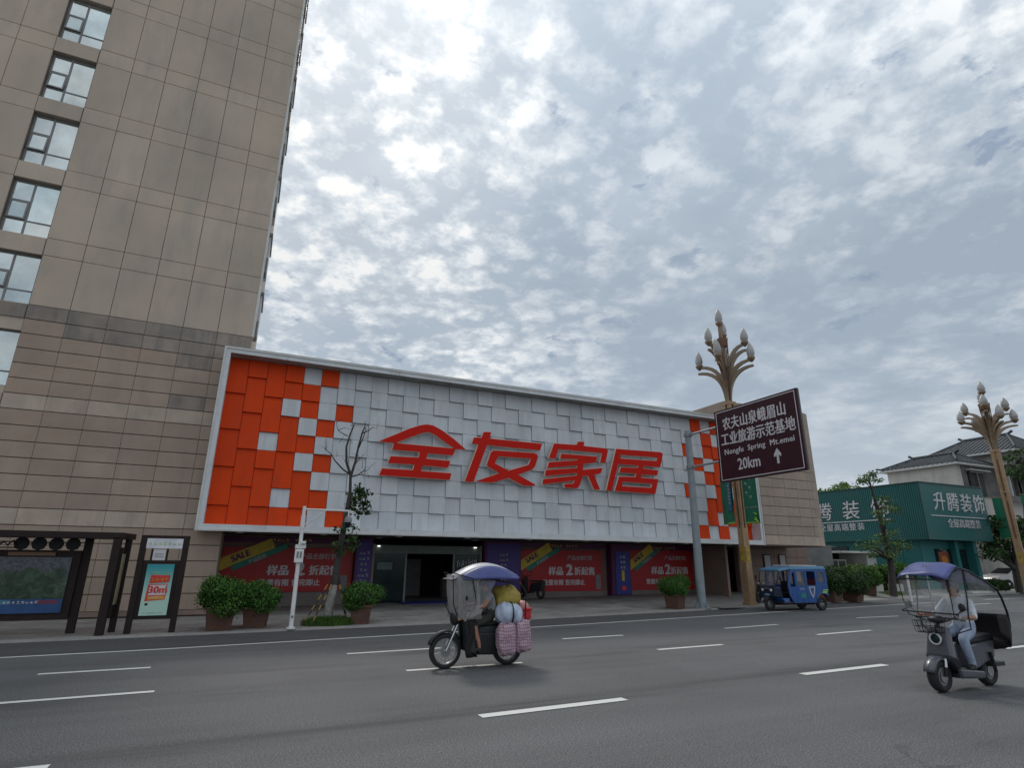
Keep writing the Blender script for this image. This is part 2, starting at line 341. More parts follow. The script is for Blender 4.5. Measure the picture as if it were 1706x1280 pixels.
# ------------------------------------------------------------ mesh helpers
class MB:
    def __init__(s): s.v = []; s.f = []; s.m = []; s.sm = []
    def add(s, vs, fs, mi=0, smooth=False):
        o = len(s.v); s.v += [tuple(q) for q in vs]
        for f in fs: s.f.append(tuple(o+i for i in f)); s.m.append(mi); s.sm.append(smooth)
        return s
    def box(s, x0, x1, y0, y1, z0, z1, mi=0):
        return s.add([(x, y, z) for x in (x0, x1) for y in (y0, y1) for z in (z0, z1)],
                     [(0, 1, 3, 2), (4, 6, 7, 5), (0, 4, 5, 1), (2, 3, 7, 6), (0, 2, 6, 4), (1, 5, 7, 3)], mi)
    def obox(s, c, size, rot=None, mi=0):
        R = rot if rot is not None else Matrix.Identity(3); c = Vector(c)
        vs = [c + R @ Vector((a*size[0]/2, b*size[1]/2, d*size[2]/2)) for a in (-1, 1) for b in (-1, 1) for d in (-1, 1)]
        return s.add(vs, [(0, 1, 3, 2), (4, 6, 7, 5), (0, 4, 5, 1), (2, 3, 7, 6), (0, 2, 6, 4), (1, 5, 7, 3)], mi)
    def hexa(s, v8, mi=0): return s.add(v8, [(0, 1, 2, 3), (7, 6, 5, 4), (0, 4, 5, 1), (1, 5, 6, 2), (2, 6, 7, 3), (3, 7, 4, 0)], mi)
    def quad(s, a, b, c, d, mi=0): return s.add([a, b, c, d], [(0, 1, 2, 3)], mi)
    def tube(s, pts, rad, seg=8, mi=0, cap=True, smooth=True):
        pts = [Vector(p) for p in pts]; n = len(pts)
        if not hasattr(rad, '__len__'): rad = [rad]*n
        vs = []; prev = None
        for i, p in enumerate(pts):
            d = (pts[min(i+1, n-1)] - pts[max(i-1, 0)]).normalized()
            if prev is None: a = d.cross(Vector((0, 0, 1)) if abs(d.z) < .9 else Vector((1, 0, 0))).normalized()
            else: a = (prev - d*prev.dot(d)).normalized()
            prev = a; b = d.cross(a)
            for k in range(seg):
                t = 2*pi*k/seg; vs.append(p + rad[i]*(cos(t)*a + sin(t)*b))
        fs = [(i*seg+k, i*seg+(k+1) % seg, (i+1)*seg+(k+1) % seg, (i+1)*seg+k) for i in range(n-1) for k in range(seg)]
        s.add(vs, fs, mi, smooth)
        if cap: s.add(vs[:seg], [tuple(range(seg))[::-1]], mi); s.add(vs[-seg:], [tuple(range(seg))], mi)
        return s
    def lathe(s, prof, c=(0, 0, 0), axis='z', seg=24, mi=0, smooth=True, closed=False):
        c = Vector(c); vs = []
        for r, h in prof:
            for k in range(seg):
                t = 2*pi*k/seg; a, b = r*cos(t), r*sin(t)
                vs.append(c + (Vector((a, b, h)) if axis == 'z' else Vector((a, h, b)) if axis == 'y' else Vector((h, a, b))))
        n = len(prof); L = n if closed else n-1
        fs = [(i*seg+k, i*seg+(k+1) % seg, ((i+1) % n)*seg+(k+1) % seg, ((i+1) % n)*seg+k) for i in range(L) for k in range(seg)]
        s.add(vs, fs, mi, smooth)
        if not closed:
            if prof[0][0] > 1e-4: s.add(vs[:seg], [tuple(range(seg))[::-1]], mi)
            if prof[-1][0] > 1e-4: s.add(vs[-seg:], [tuple(range(seg))], mi)
        return s
    def blob(s, c, r, seg=12, rings=8, mi=0, amp=0.0, seed=0, rot=None, sq=1.0):
        rr = random.Random(seed); ph = [rr.uniform(0, 6.3) for _ in range(6)]; c = Vector(c); vs = []
        for i in range(rings+1):
            th = pi*i/rings
            for k in range(seg):
                t = 2*pi*k/seg; d = Vector((sin(th)*cos(t), sin(th)*sin(t), cos(th)))
                if sq != 1.0: d = Vector([math.copysign(abs(q)**sq, q) for q in d])
                w = 1 + amp*(sin(3*t+ph[0]+2*th)+sin(5*t+ph[1]-3*th)+sin(4*th+ph[2]+t))/3
                q = Vector((d.x*r[0], d.y*r[1], d.z*r[2]))*w
                vs.append(c + (rot @ q if rot is not None else q))
        fs = [(i*seg+k, (i+1)*seg+k, (i+1)*seg+(k+1) % seg, i*seg+(k+1) % seg) for i in range(rings) for k in range(seg)]
        return s.add(vs, fs, mi, True)
    def plate(s, rings, T, thick, mi=0, side=None):
        """rings: outline then holes as 2D points; T maps (u, v, w) to 3D; w from 0 (back) to thick (front)"""
        tri = tessellate_polygon([[Vector((p[0], p[1], 0)) for p in r] for r in rings])
        flat = [p for r in rings for p in r]
        def area(t): a, b, c = (flat[i] for i in t); return (b[0]-a[0])*(c[1]-a[1])-(b[1]-a[1])*(c[0]-a[0])
        tri = [t if area(t) > 0 else t[::-1] for t in tri]
        s.add([T(p[0], p[1], thick) for p in flat], tri, mi)
        s.add([T(p[0], p[1], 0) for p in flat], [tuple(t)[::-1] for t in tri], mi if side is None else side)
        for r in rings:
            n = len(r)
            s.add([T(p[0], p[1], w) for p in r for w in (0, thick)], [(2*i, 2*((i+1) % n), 2*((i+1) % n)+1, 2*i+1) for i in range(n)], mi if side is None else side)
        return s
    def mesh(s, name, mats):
        me = bpy.data.meshes.new(name); me.from_pydata(s.v, [], s.f)
        for m in mats: me.materials.append(m)
        me.polygons.foreach_set('material_index', s.m); me.polygons.foreach_set('use_smooth', s.sm); me.update(); return me
    def build(s, name, mats, parent=None, loc=None, bevel=0, world=False):
        mats = mats if isinstance(mats, (list, tuple)) else [mats]
        return link(name, s.mesh(name, [M[m] if isinstance(m, str) else m for m in mats]), parent, loc, bevel)
def link(name, me, parent=None, loc=None, bevel=0):
    o = bpy.data.objects.new(name, me); COL.objects.link(o); o.parent = parent
    if loc is not None: o.location = loc
    if parent is not None and parent.get('_w'): # child drawn in world coordinates
        o.matrix_parent_inverse = Matrix.Translation(-Vector(parent['_w']))
    if parent is not None and parent.get('_ww'): pass
    if bevel:
        md = o.modifiers.new('bevel', 'BEVEL'); md.width = bevel; md.segments = 2; md.limit_method = 'ANGLE'
    return o
def thing(name, label, cat, loc=(0, 0, 0), rz=0.0, group=None, world=False):
    o = bpy.data.objects.new(name, None); COL.objects.link(o); o.location = loc; o.rotation_euler = (0, 0, rz); o.empty_display_size = .2
    o['label'] = label; o['category'] = cat
    if group: o['group'] = group
    if world: o['_w'] = tuple(loc)
    return o
def tag(o, label=None, cat=None, group=None, kind=None):
    for k, v_ in (('label', label), ('category', cat), ('group', group), ('kind', kind)):
        if v_: o[k] = v_
    return o
def copy_tree(o, parent=None):
    c = o.copy(); COL.objects.link(c)
    if parent is not None: c.parent = parent
    for ch in list(o.children): copy_tree(ch, c)
    return c
def set_back(*ts, k=1.0571):
    for t in ts: t.location = (t.location.x*k, t.location.y*k, .05); t.scale = (k, k, k)
_tc = {}
def text_mesh(body, size, ext=.004, off=.0, space=1.0, align='CENTER', shear=0.0):
    """lettering as flat extruded mesh; off > 0 thickens the strokes by overlaying slightly shifted copies"""
    k = (body, size, ext, off, space, align, shear)
    if k not in _tc:
        cu = bpy.data.curves.new('text', 'FONT'); cu.body = body; cu.size = size; cu.extrude = ext
        cu.space_character = space; cu.align_x = align; cu.align_y = 'CENTER'; cu.shear = shear; cu.resolution_u = 2
        base = bpy.data.meshes.new_from_object(bpy.data.objects.new('text', cu))
        if off > 0:
            vs = [v.co.copy() for v in base.vertices]; fs = [tuple(p.vertices) for p in base.polygons]; V_ = []; F_ = []
            for i, (dx, dy) in enumerate(((0, 0), (off*1.6, off*.5), (-off*1.6, -off*.5), (0, off*.9))):
                o = len(V_); V_ += [(p.x+dx, p.y+dy, p.z+.0004*i) for p in vs]; F_ += [tuple(o+j for j in f) for f in fs]
            base = bpy.data.meshes.new('text'); base.from_pydata(V_, [], F_)
        _tc[k] = base
    return _tc[k].copy()
RY = Matrix.Rotation(pi/2, 4, 'X')                               # stands up, faces -Y
RX = Matrix.Rotation(-pi/2, 4, 'Z') @ Matrix.Rotation(pi/2, 4, 'X')   # stands up, faces -X
BLUR = {'家居馆', '沙发床', '定制', '衣柜', '软床垫', '餐桌', '三楼', '床品', '软装', '全屋定制 家居生活', '城市公园美好家园', '交通便民服务亭', '温馨提示', '请勿靠近', '爆款直降', '送全屋定制', '爱家装修 品质生活', '地址 市中心大道一号 电话咨询', '2024 文明城市创建'} | set('工业山泉旅美丽家园共建享')
def strokes_mesh(body, size):
    """print too small to read in the photograph: square blocks of short strokes, no words"""
    rr = random.Random(len(body)*7+int(size*1000)); b = MB(); n = len(body); x = -n*size/2
    for ch in body:
        if ch != ' ':
            c = size*.42
            for _ in range(3): z = rr.uniform(-c, c)*.8; b.box(x+size/2-c*rr.uniform(.5, .9), x+size/2+c*rr.uniform(.5, .9), z, z+size*.09, 0, .002)
            for _ in range(2): q = x+size/2+rr.uniform(-c, c)*.7; b.box(q, q+size*.09, -c*rr.uniform(.4, .9), c*rr.uniform(.4, .9), .0021, .003)
        x += size
    return b.mesh('strokes', [])
def text(name, body, size, pos, m, parent, face=RY, spin=0.0, sx=1.0, **k):
    me = strokes_mesh(body, size) if body in BLUR else text_mesh(body, size, **k); me.materials.clear(); me.materials.append(M[m])
    me.transform(Matrix.Translation(pos) @ face @ Matrix.Rotation(spin, 4, 'Z') @ Matrix.Diagonal((sx, 1, 1, 1)))
    return link(name, me, parent)
def leaves(pts, size, rnd, mi=0, jit=.4, flat=0.0):
    b = MB(); vs = []; fs = []
    for (p, nrm) in pts:
        p = Vector(p); n = Vector(nrm) + Vector((rnd.gauss(0, jit), rnd.gauss(0, jit), rnd.gauss(0, jit)))
        n.normalize(); a = n.cross(Vector((rnd.gauss(0, 1), rnd.gauss(0, 1), rnd.gauss(0, 1)))).normalized(); c = n.cross(a)
        s1 = size*rnd.uniform(.6, 1.3); w = s1*.45; i = len(vs)
        vs += [p-a*s1*.5, p+c*w+n*w*.2, p+a*s1*.5, p-c*w+n*w*.2]; fs.append((i, i+1, i+2, i+3))
    b.add(vs, fs, mi); return b

# ------------------------------------------------------------ ground, road, pavement
def tagS(o): o['kind'] = 'structure'; return o
KERB = [(-60, 15.2), (-4.6, 17.42), (0, 17.62), (5.2, 17.99), (9.5, 18.42), (13, 18.84), (17.7, 19.48), (21.4, 20.02), (26, 20.68), (33, 21.6), (40, 22.4), (60, 24.6), (90, 27.8)]
def ip(poly, x):
    for (a, b), (c, d) in zip(poly, poly[1:]):
        if x <= c: return b + (d-b)*(x-a)/(c-a)
    return poly[-1][1]
MB().quad((-900, -900, -.012), (900, -900, -.012), (900, 900, -.012), (-900, 900, -.012)).build('ground', 'concrete')
tagS(bpy.data.objects['ground'])
xs = [-60+i*1.5 for i in range(101)]
b = MB()
for x0, x1 in zip(xs, xs[1:]): b.quad((x0, -14, 0), (x1, -14, 0), (x1, ip(KERB, x1), 0), (x0, ip(KERB, x0), 0))
tagS(b.build('road', 'asphalt'))
EDGE = [(-60, 10.2), (-3.94, 15.04), (-1.47, 15.18), (1.56, 15.53), (5.47, 15.94), (8.3, 16.28), (11.5, 16.7), (15, 17.18), (20, 17.88), (26, 18.65), (33.7, 19.6)]
b = MB()
for x0, x1 in zip(xs, xs[1:]):
    if x1 < 33: b.quad((x0, ip(EDGE, x0)+.16, .004), (x1, ip(EDGE, x1)+.16, .004), (x1, ip(KERB, x1)-.02, .004), (x0, ip(KERB, x0)-.02, .004))
tagS(b.build('gutter_strip', 'gutter'))
b = MB()
def pz(x, y):   # the pavement rises gently towards the shop front
    k = ip(KERB, x)+1.0; u = max(0, min(1, (y-k)/max(.5, 23.6-k))); return .05 + u*.0115*max(0, min(20, x))
for x0, x1 in zip(xs, xs[1:]):
    for j in range(6):
        def yy(x, j): k = ip(KERB, x)+.14; return (k, k+1.0, k+2.2, k+3.6, max(24, k+5), 42, 60)[j]
        q = [(x0, yy(x0, j)), (x1, yy(x1, j)), (x1, yy(x1, j+1)), (x0, yy(x0, j+1))]; b.add([(x, y, pz(x, y)) for x, y in q], [(0, 1, 2, 3)])
tagS(b.build('pavement', 'paver'))
kb = thing('kerb', 'kerb', 'kerb'); del kb['label']; del kb['category']; kb['kind'] = 'structure'
kx = -14.0
while kx < 58:
    x1 = kx + 1.0
    y0, y1 = ip(KERB, kx), ip(KERB, x1); e = .003
    MB().hexa([(kx+e, y0, .0), (x1-e, y1, .0), (x1-e, y1+.14, .0), (kx+e, y0+.14, .0), (kx+e, y0+.02, .055), (x1-e, y1+.02, .055), (x1-e, y1+.14, .055), (kx+e, y0+.14, .055)]).build('kerb_stone', 'kerb', kb)
    kx = x1
MB().box(-60, -14, 12, 12.1, -.01, 0).v  # (far left kerb lies outside the frame)
mk = thing('road_markings', '', ''); del mk['label']; del mk['category']; mk['kind'] = 'structure'
b = MB(); ex = [-30+i*1.0 for i in range(64)]
for x0, x1 in zip(ex, ex[1:]):
    y0, y1 = ip(EDGE, x0), ip(EDGE, x1); b.quad((x0, y0-.06, .008), (x1, y1-.06, .008), (x1, y1+.06, .008), (x0, y0+.06, .008))
b.build('edge_line', 'paint', mk)
DASH = [((63, 1124), (251, 1112.7)), ((578, 1090), (738, 1080)), ((937, 1065), (1038, 1059)), ((1207, 1047.5), (1296, 1041)), ((1427, 1030), (1497, 1027)),
        ((-180, 1186), (257, 1152.5)), ((677, 1118), (870, 1104.5)), ((1096, 1083), (1204, 1074.5)), ((1361, 1058), (1451, 1050.6)),
        ((-420, 1332), (80, 1279)), ((800, 1194), (1041, 1165)), ((1337, 1124), (1475, 1108)), ((1672, 1081), (1770, 1070)),
        ((1600, 1009), (1650, 1006)), ((1640, 999.5), (1706, 997))]
for i, (p, q) in enumerate(DASH):
    a = gnd(*p, z=.008); c = gnd(*q, z=.008); d = (c-a).normalized(); n = Vector((-d.y, d.x, 0))*(.085 if i >= 9 and i < 13 else .065)
    MB().quad(a-n, c-n, c+n, a+n).build('lane_dash', 'paint', mk)

# ------------------------------------------------------------ tower with stone cladding
WY = 22.47; TX = -.66
tw = thing('tower_building', 'tall beige stone clad tower with a column of windows, left of the chequered shop', 'building', (-7, WY, 0), world=True)
COLX = [-.72 - 1.127*i for i in range(0, 7)]      # joints from the right edge to the window edge
COLX[0] = TX
WR, WL = -7.50, -8.86
MB().box(-30, TX-.03, WY+.30, WY+8, 0, 50).box(-30, WR-1.36-.0, WY+.02, WY+.30, 0, 50).box(WR, TX-.03, WY+.02, WY+.30, 0, 50).build('core_wall', 'joint', tw)
b = MB()
zt = 11.73
wins = [(max(9.90, zt-2.13+2.78*i), zt+2.78*i) for i in range(0, 9)] + [(7.05, 8.95)]
# pieces of wall between the windows in the window bay
ws = sorted(wins); zprev = 0
for z0, z1 in ws:
    MB().box(WL, WR, WY+.02, WY+.3, zprev, z0).build('window_bay_wall', 'stone', tw); zprev = z1
MB().box(WL, WR, WY+.02, WY+.3, zprev, 50).build('window_bay_wall', 'stone', tw)
_pc = {}
def panel(name, x0, x1, z0, z1, y, m, parent, th=.04, gap=.010, jit=.004, vg=None):
    w, h = round(x1-x0-(gap if vg is None else vg), 3), round(z1-z0-gap, 3); k = (w, h, m, th)
    if k not in _pc:
        c = .006; q = MB(); a, d = w/2, h/2
        q.hexa([(-a, th, -d), (a, th, -d), (a, th, d), (-a, th, d), (-a+c, 0, -d+c), (a-c, 0, -d+c), (a-c, 0, d-c), (-a+c, 0, d-c)])
        _pc[k] = q.mesh(name, [M[m]])
    return link(name, _pc[k], parent, ((x0+x1)/2, y + random.uniform(-jit, jit), (z0+z1)/2))
rows = []; z = 9.88; i = 0
while z < 31.5:
    a = 11.73 + 2.78*i
    rows.append((z, a)); rows.append((a, a+.66)); z = a+.66; i += 1
cols = list(zip(COLX[1:], COLX)) + [(WL-1.12*(i+1), WL-1.12*i) for i in range(3)]
for z0, z1 in rows:
    for x0, x1 in cols: panel('wall_panel', x0, x1, z0, z1, WY-.02, 'stone', tw)
    if z1-z0 < .8: panel('wall_panel', WL, WR, z0-.02, z1-.03, WY-.02, 'stone', tw)
zs = 9.88; r = 0
lc = [TX-.0] + [-.72-1.127*i-.25*0 for i in range(1, 7)]
while zs > .3:
    z0 = zs-.507; lightrow = r in (6, 13)
    off = .0
    m = 'slat_dark' if r < 1 else 'slat_light' if lightrow else 'slat'
    cc = [(a, b_) for a, b_ in zip(lc[1:], lc)] + [(WL, WR)] + [(WL-1.12*(i+1), WL-1.12*i) for i in range(2)]
    for x0, x1 in cc:
        if x0 == WL and z0 < 8.95 and zs > 7.1: continue
        mm = m
        if r == 1 and random.random() < .8: mm = 'slat_dark'
        if 1 < r < 6 and random.random() < .12: mm = 'slat_dark'
        panel('cladding_slat', x0, x1, max(z0, .25), zs, WY-.03, mm, tw, th=.05, gap=.018, jit=.0012, vg=.0012)
    zs = z0; r += 1
MB().box(-13, TX-.001, WY-.045, WY+.02, .1, .25).build('base_course', 'block_low', tw)
for z0, z1 in wins:
    fr = MB(); y = WY+.17
    # reveals
    fr.box(WL, WL+.05, y, y+.06, z0, z1).box(WR-.05, WR, y, y+.06, z0, z1).box(WL+.05, WR-.05, y, y+.06, z0, z0+.05).box(WL+.05, WR-.05, y, y+.06, z1-.05, z1)
    xm = WL+.60; fr.box(xm-.03, xm+.03, y-.005, y+.055, z0+.05, z1-.05)
    h = z1-z0; za = z0+h*.27; zb = z0+h*.62
    fr.box(xm+.03, WR-.05, y, y+.055, za-.025, za+.025).box(WL+.05, xm-.03, y, y+.055, za-.025, za+.025).box(WL+.05, xm-.03, y, y+.055, zb-.025, zb+.025)
    w = fr.build('window', 'winframe', tw)
    for a, b_, c, d in ((xm+.03, WR-.05, z0+.05, za-.025), (xm+.03, WR-.05, za+.025, z1-.05), (WL+.05, xm-.03, z0+.05, za-.025), (WL+.05, xm-.03, zb+.025, z1-.05)):
        link('pane', MB().box(a, b_, y+.02, y+.035, c, d).mesh('pane', [M['glass']]), w)
    sx = MB(); T = Matrix.Rotation(radians(random.uniform(-7, -2)), 3, 'X'); cx = (WL+.05+xm-.03)/2; cz = (za+zb)/2; ww = xm-.08-WL; hh = zb-za-.05
    for (u0, u1, v0, v1) in ((-ww/2, -ww/2+.05, -hh/2, hh/2), (ww/2-.05, ww/2, -hh/2, hh/2), (-ww/2+.05, ww/2-.05, -hh/2, -hh/2+.05), (-ww/2+.05, ww/2-.05, hh/2-.05, hh/2)):
        sx.obox(Vector((cx, y-.02, cz)) + T @ Vector(((u0+u1)/2, 0, (v0+v1)/2)), (u1-u0, .04, v1-v0), T)
    sx.obox(Vector((cx, y-.02, cz)), (ww-.1, .01, hh-.1), T, 1)
    link('opening_sash', sx.mesh('opening_sash', [M['winframe'], M['glass']]), w)
# edge trim, drip pieces and side bays
MB().box(TX-.03, TX+.05, WY-.03, WY+.25, 9.9, 50).build('corner_trim', 'trimwhite', tw)
MB().box(TX-.03, TX, WY+.02, WY+8, 0, 50).build('side_wall', 'stone', tw)
for i in range(15):
    z0 = 9.9+2.78*i+random.uniform(0, .2)
    MB().box(TX, TX+.13, WY+.35, WY+.95, z0+.1, z0+.75).build('air_conditioner_ledge', 'winframe', tw)
    MB().box(TX, TX+.10, WY+1.4, WY+3.2, z0+1.0, z0+2.3).build('side_window_bay', 'trimwhite', tw)
    MB().box(TX, TX+.16, WY+1.3, WY+3.3, z0+2.3, z0+2.42).build('bay_hood', 'winframe', tw)

# ------------------------------------------------------------ furniture shop
FY = 21.6; PY = 22.1; SX0, SX1, SZ0, SZ1 = -1.44, 23.73, 2.74, 9.10
sh = thing('furniture_shop', 'wide low shop with an orange and white chequered sign wall and big red characters', 'building', (11, FY, 0), world=True)
def frame_piece(pts_front, name):
    b = MB(); n = len(pts_front)
    b.add([(x, FY, z) for x, z in pts_front] + [(x, WY+.0 if False else PY+.25, z) for x, z in pts_front],
          [tuple(range(n))[::-1][::-1], tuple(range(n, 2*n))[::-1]] + [(i, n+i, n+(i+1) % n, (i+1) % n) for i in range(n)], 0)
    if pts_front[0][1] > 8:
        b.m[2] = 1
    return b
w = .20
segs = []
nx = 12
for i in range(nx):
    a = SX0+(SX1-SX0)*i/nx; c = SX0+(SX1-SX0)*(i+1)/nx; g_ = .004
    a0 = a+g_ if i else a; c0 = c-g_ if i < nx-1 else c
    at = a0 if i else a0; 
    ti0 = a0 if i else a0+w; ti1 = c0 if i < nx-1 else c0-w
    o = frame_piece([(a0, SZ0), (c0, SZ0), (ti1, SZ0+w), (ti0, SZ0+w)], 'f').build('sign_frame', 'frame', sh)
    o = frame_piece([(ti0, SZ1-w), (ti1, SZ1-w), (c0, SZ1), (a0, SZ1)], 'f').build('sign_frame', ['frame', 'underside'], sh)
for i in range(4):
    a = SZ0+(SZ1-SZ0)*i/4; c = SZ0+(SZ1-SZ0)*(i+1)/4
    i0 = a if i else a+w; i1 = c if i < 3 else c-w
    frame_piece([(SX0, a), (SX0+w, i0), (SX0+w, i1), (SX0, c)], 'f').build('sign_frame', 'frame', sh)
    frame_piece([(SX1-w, i0), (SX1, a), (SX1, c), (SX1-w, i1)], 'f').build('sign_frame', 'frame', sh)
# thin raised lip round the face, gutter on top
MB().box(SX0-.02, SX1+.02, FY-.03, FY-.002, SZ1-.05, SZ1+.02).box(SX0-.02, SX1+.02, FY-.03, FY-.002, SZ0-.02, SZ0+.04).box(SX0-.02, SX0+.04, FY-.03, FY-.002, SZ0+.04, SZ1-.05).box(SX1-.04, SX1+.02, FY-.03, FY-.002, SZ0+.04, SZ1-.05).build('frame_lip', 'trimwhite', sh)
MB().box(SX0, SX1, FY+.02, PY+1.2, SZ1+.003, SZ1+.05).build('roof_flashing', 'soffit', sh)
MB().box(SX0+.05, SX1-.05, PY+.20, PY+.26, SZ0+.1, SZ1-.1).build('backing_board', 'backing', sh)
MB().box(TX+.02, SX1-.6, PY+.27, 34, SZ0+.02, 8.2).build('shop_volume', 'soffit', sh)
# sign wall panels
PX0, PXP, PZ0, PZH = SX0+w, .6455, SZ0+w, (SZ1-SZ0-2*w)/9
left = {0: 'RRRRRRRRR', 1: 'RRRRRRRRR', 2: 'RRRRWRRRR', 3: 'RRWRRRRWR', 4: 'WRRWRWRRR', 5: 'RWWRWRWRW', 6: 'WWRWWWWWR'}
right = {32: 'WWRWWRWWW', 33: 'RWWRWWWWR', 34: 'WRRWRWRRW', 35: 'RWRRRRRWR', 36: 'WRRRRWRRW', 37: 'RWRRRRRRR', 38: 'RRRRRRRRR'}
pc2 = {}
def shingle(k, r0, n, col):
    """tilted panel: thin edge at top, thick at the bottom, n units tall, r0 = top row (0..8)"""
    x0 = PX0+PXP*k; x1 = min(x0+PXP, SX1-w-.003); z1 = SZ1-w-PZH*r0; z0 = z1-PZH*n
    # depth ramp restarts every two rows, staggered by column
    ph = (r0+k) % 2          # 1: upper half, 0: lower half
    if n == 2: d1, d0 = .01, .092
    elif ph == 1: d1, d0 = .01, .075
    else: d1, d0 = .082, .15
    if r0 == 8 and n == 1 and ph == 1: d0 = .075
    key = (round(x1-x0, 3), n, d1, col)
    if key not in pc2:
        wd = x1-x0-.014; h = PZH*n-.012; q = MB()
        q.hexa([(0, 0, 0), (wd, 0, 0), (wd, 0, h), (0, 0, h), (0, -d0, 0), (wd, -d0, 0), (wd, -d1, h), (0, -d1, h)])
        pc2[key] = q.mesh('panel', [M['orange' if col == 'R' else 'white']])
    link('orange_panel' if col == 'R' else 'white_panel', pc2[key], sh, (x0+.004, PY+.10+random.uniform(-.004, .004), z0+.004))
cnt = 0
for k in range(39):
    pat = left.get(k) or right.get(k) or 'W'*9
    r0 = 0
    while r0 < 9:
        # merge two red rows where a stagger pair starts
        if pat[r0] == 'R' and (r0+k) % 2 == 1-0 and False: pass
        ph = (r0+k) % 2
        startpair = (ph == 0 if k % 2 == 0 else ph == 0)
        # rows r0, r0+1 are a pair when r0 is the upper half
        upper = ((r0+1+k) % 2 == 1)
        if pat[r0] == 'R' and upper and r0+1 < 9 and pat[r0+1] == 'R':
            x0 = k; shingle(k, r0, 2, 'R'); r0 += 2
        else:
            # phase for single: upper half if `upper`
            kk = k
            z1 = SZ1-w-PZH*r0; z0 = z1-PZH
            d1, d0 = (.01, .048) if upper else (.052, .092)
            x0 = PX0+PXP*k; x1 = min(x0+PXP, SX1-w-.003); key = (round(x1-x0, 3), 1, d1, pat[r0])
            if key not in pc2:
                wd = x1-x0-.014; h = PZH-.012; q = MB()
                q.hexa([(0, 0, 0), (wd, 0, 0), (wd, 0, h), (0, 0, h), (0, -d0, 0), (wd, -d0, 0), (wd, -d1, h), (0, -d1, h)])
                pc2[key] = q.mesh('panel', [M['orange' if pat[r0] == 'R' else 'white']])
            link('orange_panel' if pat[r0] == 'R' else 'white_panel', pc2[key], sh, (x0+.004, PY+.10+random.uniform(-.004, .004), z0+.004)); cnt += 1
            r0 += 1
# red characters (outline taken as a flat letter standing off the panels)
def trace(rings, sc, ox, oy, Y=21.88): return [[(lambda p: (p.x, p.z))(atY(ox+x/sc, oy+y/sc, Y)) for x, y in r] for r in rings]
LT = {
 'quan': [([[(130, 374), (400, 265), (650, 160), (850, 97), (970, 82), (1080, 100), (1240, 190), (1450, 345), (1655, 525), (1480, 522), (1250, 370), (1090, 255), (1030, 224), (960, 222), (880, 238), (650, 318), (440, 402), (280, 405)],],), 
          ([[(385, 410), (1478, 512), (1430, 632), (990, 595), (955, 690), (1385, 730), (1345, 850), (895, 810), (865, 910), (1405, 950), (1370, 1068), (120, 982), (170, 862), (720, 893), (750, 795), (275, 765), (325, 645), (820, 670), (845, 570), (350, 530)]],)],
 'you': [([[(460, 115), (600, 120), (572, 242), (1565, 340), (1525, 465), (520, 365), (265, 1065), (100, 1052), (360, 350), (235, 335), (275, 220), (415, 228)]],),
         ([[(640, 465), (1400, 515), (1465, 540), (1487, 590), (1430, 770), (1370, 832), (1105, 925), (1440, 1118), (1420, 1135), (1210, 1130), (930, 988), (640, 1068), (600, 1077), (300, 1052), (760, 895), (540, 775), (515, 735), (590, 510)],
           [(735, 577), (1350, 622), (1310, 738), (930, 850), (668, 712)]],)],
 'jia': [([[(350, 185), (830, 215), (860, 145), (995, 150), (980, 238), (1450, 290), (1500, 335), (1445, 600), (1330, 590), (1370, 390), (440, 305), (380, 510), (240, 490)]],),
         ([[(500, 402), (1270, 465), (1240, 590), (970, 620), (962, 747), (1385, 705), (1350, 815), (1200, 852), (1330, 1168), (1200, 1165), (1070, 870), (960, 880), (895, 1080), (845, 1140), (580, 1130), (558, 1050), (760, 1035), (800, 972), (105, 1057), (115, 945), (835, 867), (835, 812), (155, 880), (175, 750), (840, 707), (840, 652), (205, 707), (240, 582), (850, 542), (850, 517), (480, 510)]],)],
 'ju': [([[(345, 180), (1340, 255), (1395, 300), (1335, 592), (950, 565), (945, 625), (1290, 665), (1270, 775), (915, 755), (905, 825), (1292, 862), (1225, 1190), (315, 1127), (410, 802), (780, 812), (800, 737), (418, 707), (450, 590), (835, 610), (840, 555), (390, 522), (245, 1127), (125, 1112)],
          [(440, 312), (1275, 375), (1245, 455), (450, 397)], [(490, 915), (1155, 965), (1130, 1057), (480, 1017)]],)]}
LO = {'quan': (10.6625, 620, 700), 'you': (11.373, 765, 710), 'jia': (12.8, 895, 725), 'ju': (13.475, 1000, 735)}
def grow(r, d, hole=False):
    n = len(r); A = sum(r[i][0]*r[(i+1) % n][1]-r[(i+1) % n][0]*r[i][1] for i in range(n)); sgn = 1 if A > 0 else -1
    if hole: sgn = -sgn
    o = []
    for i in range(n):
        a, b, c = Vector(r[i-1]), Vector(r[i]), Vector(r[(i+1) % n]); e1 = (b-a).normalized(); e2 = (c-b).normalized()
        n1 = Vector((e1.y, -e1.x)); n2 = Vector((e2.y, -e2.x)); m_ = n1+n2
        m_ = m_.normalized()*min(2.2, 1/max(.35, m_.length/2)) if m_.length > 1e-3 else n1
        o.append(tuple(b+m_*d*sgn))
    return o
for nm, shapes in LT.items():
    b = MB()
    for (rings,) in shapes:
        rg = trace(rings, *LO[nm])
        back = [grow(r, .024, i > 0) for i, r in enumerate(rg)]
        b.plate(back, lambda u, v_, w_: (u, 21.915-w_, v_), .022, 1)
        b.plate(rg, lambda u, v_, w_: (u, 21.885-w_, v_), .05, 0, side=1)
        for q in range(3):
            u = rg[0][(q*5) % len(rg[0])]
    b.build('red_character', ['letter', 'letteredge'], sh)
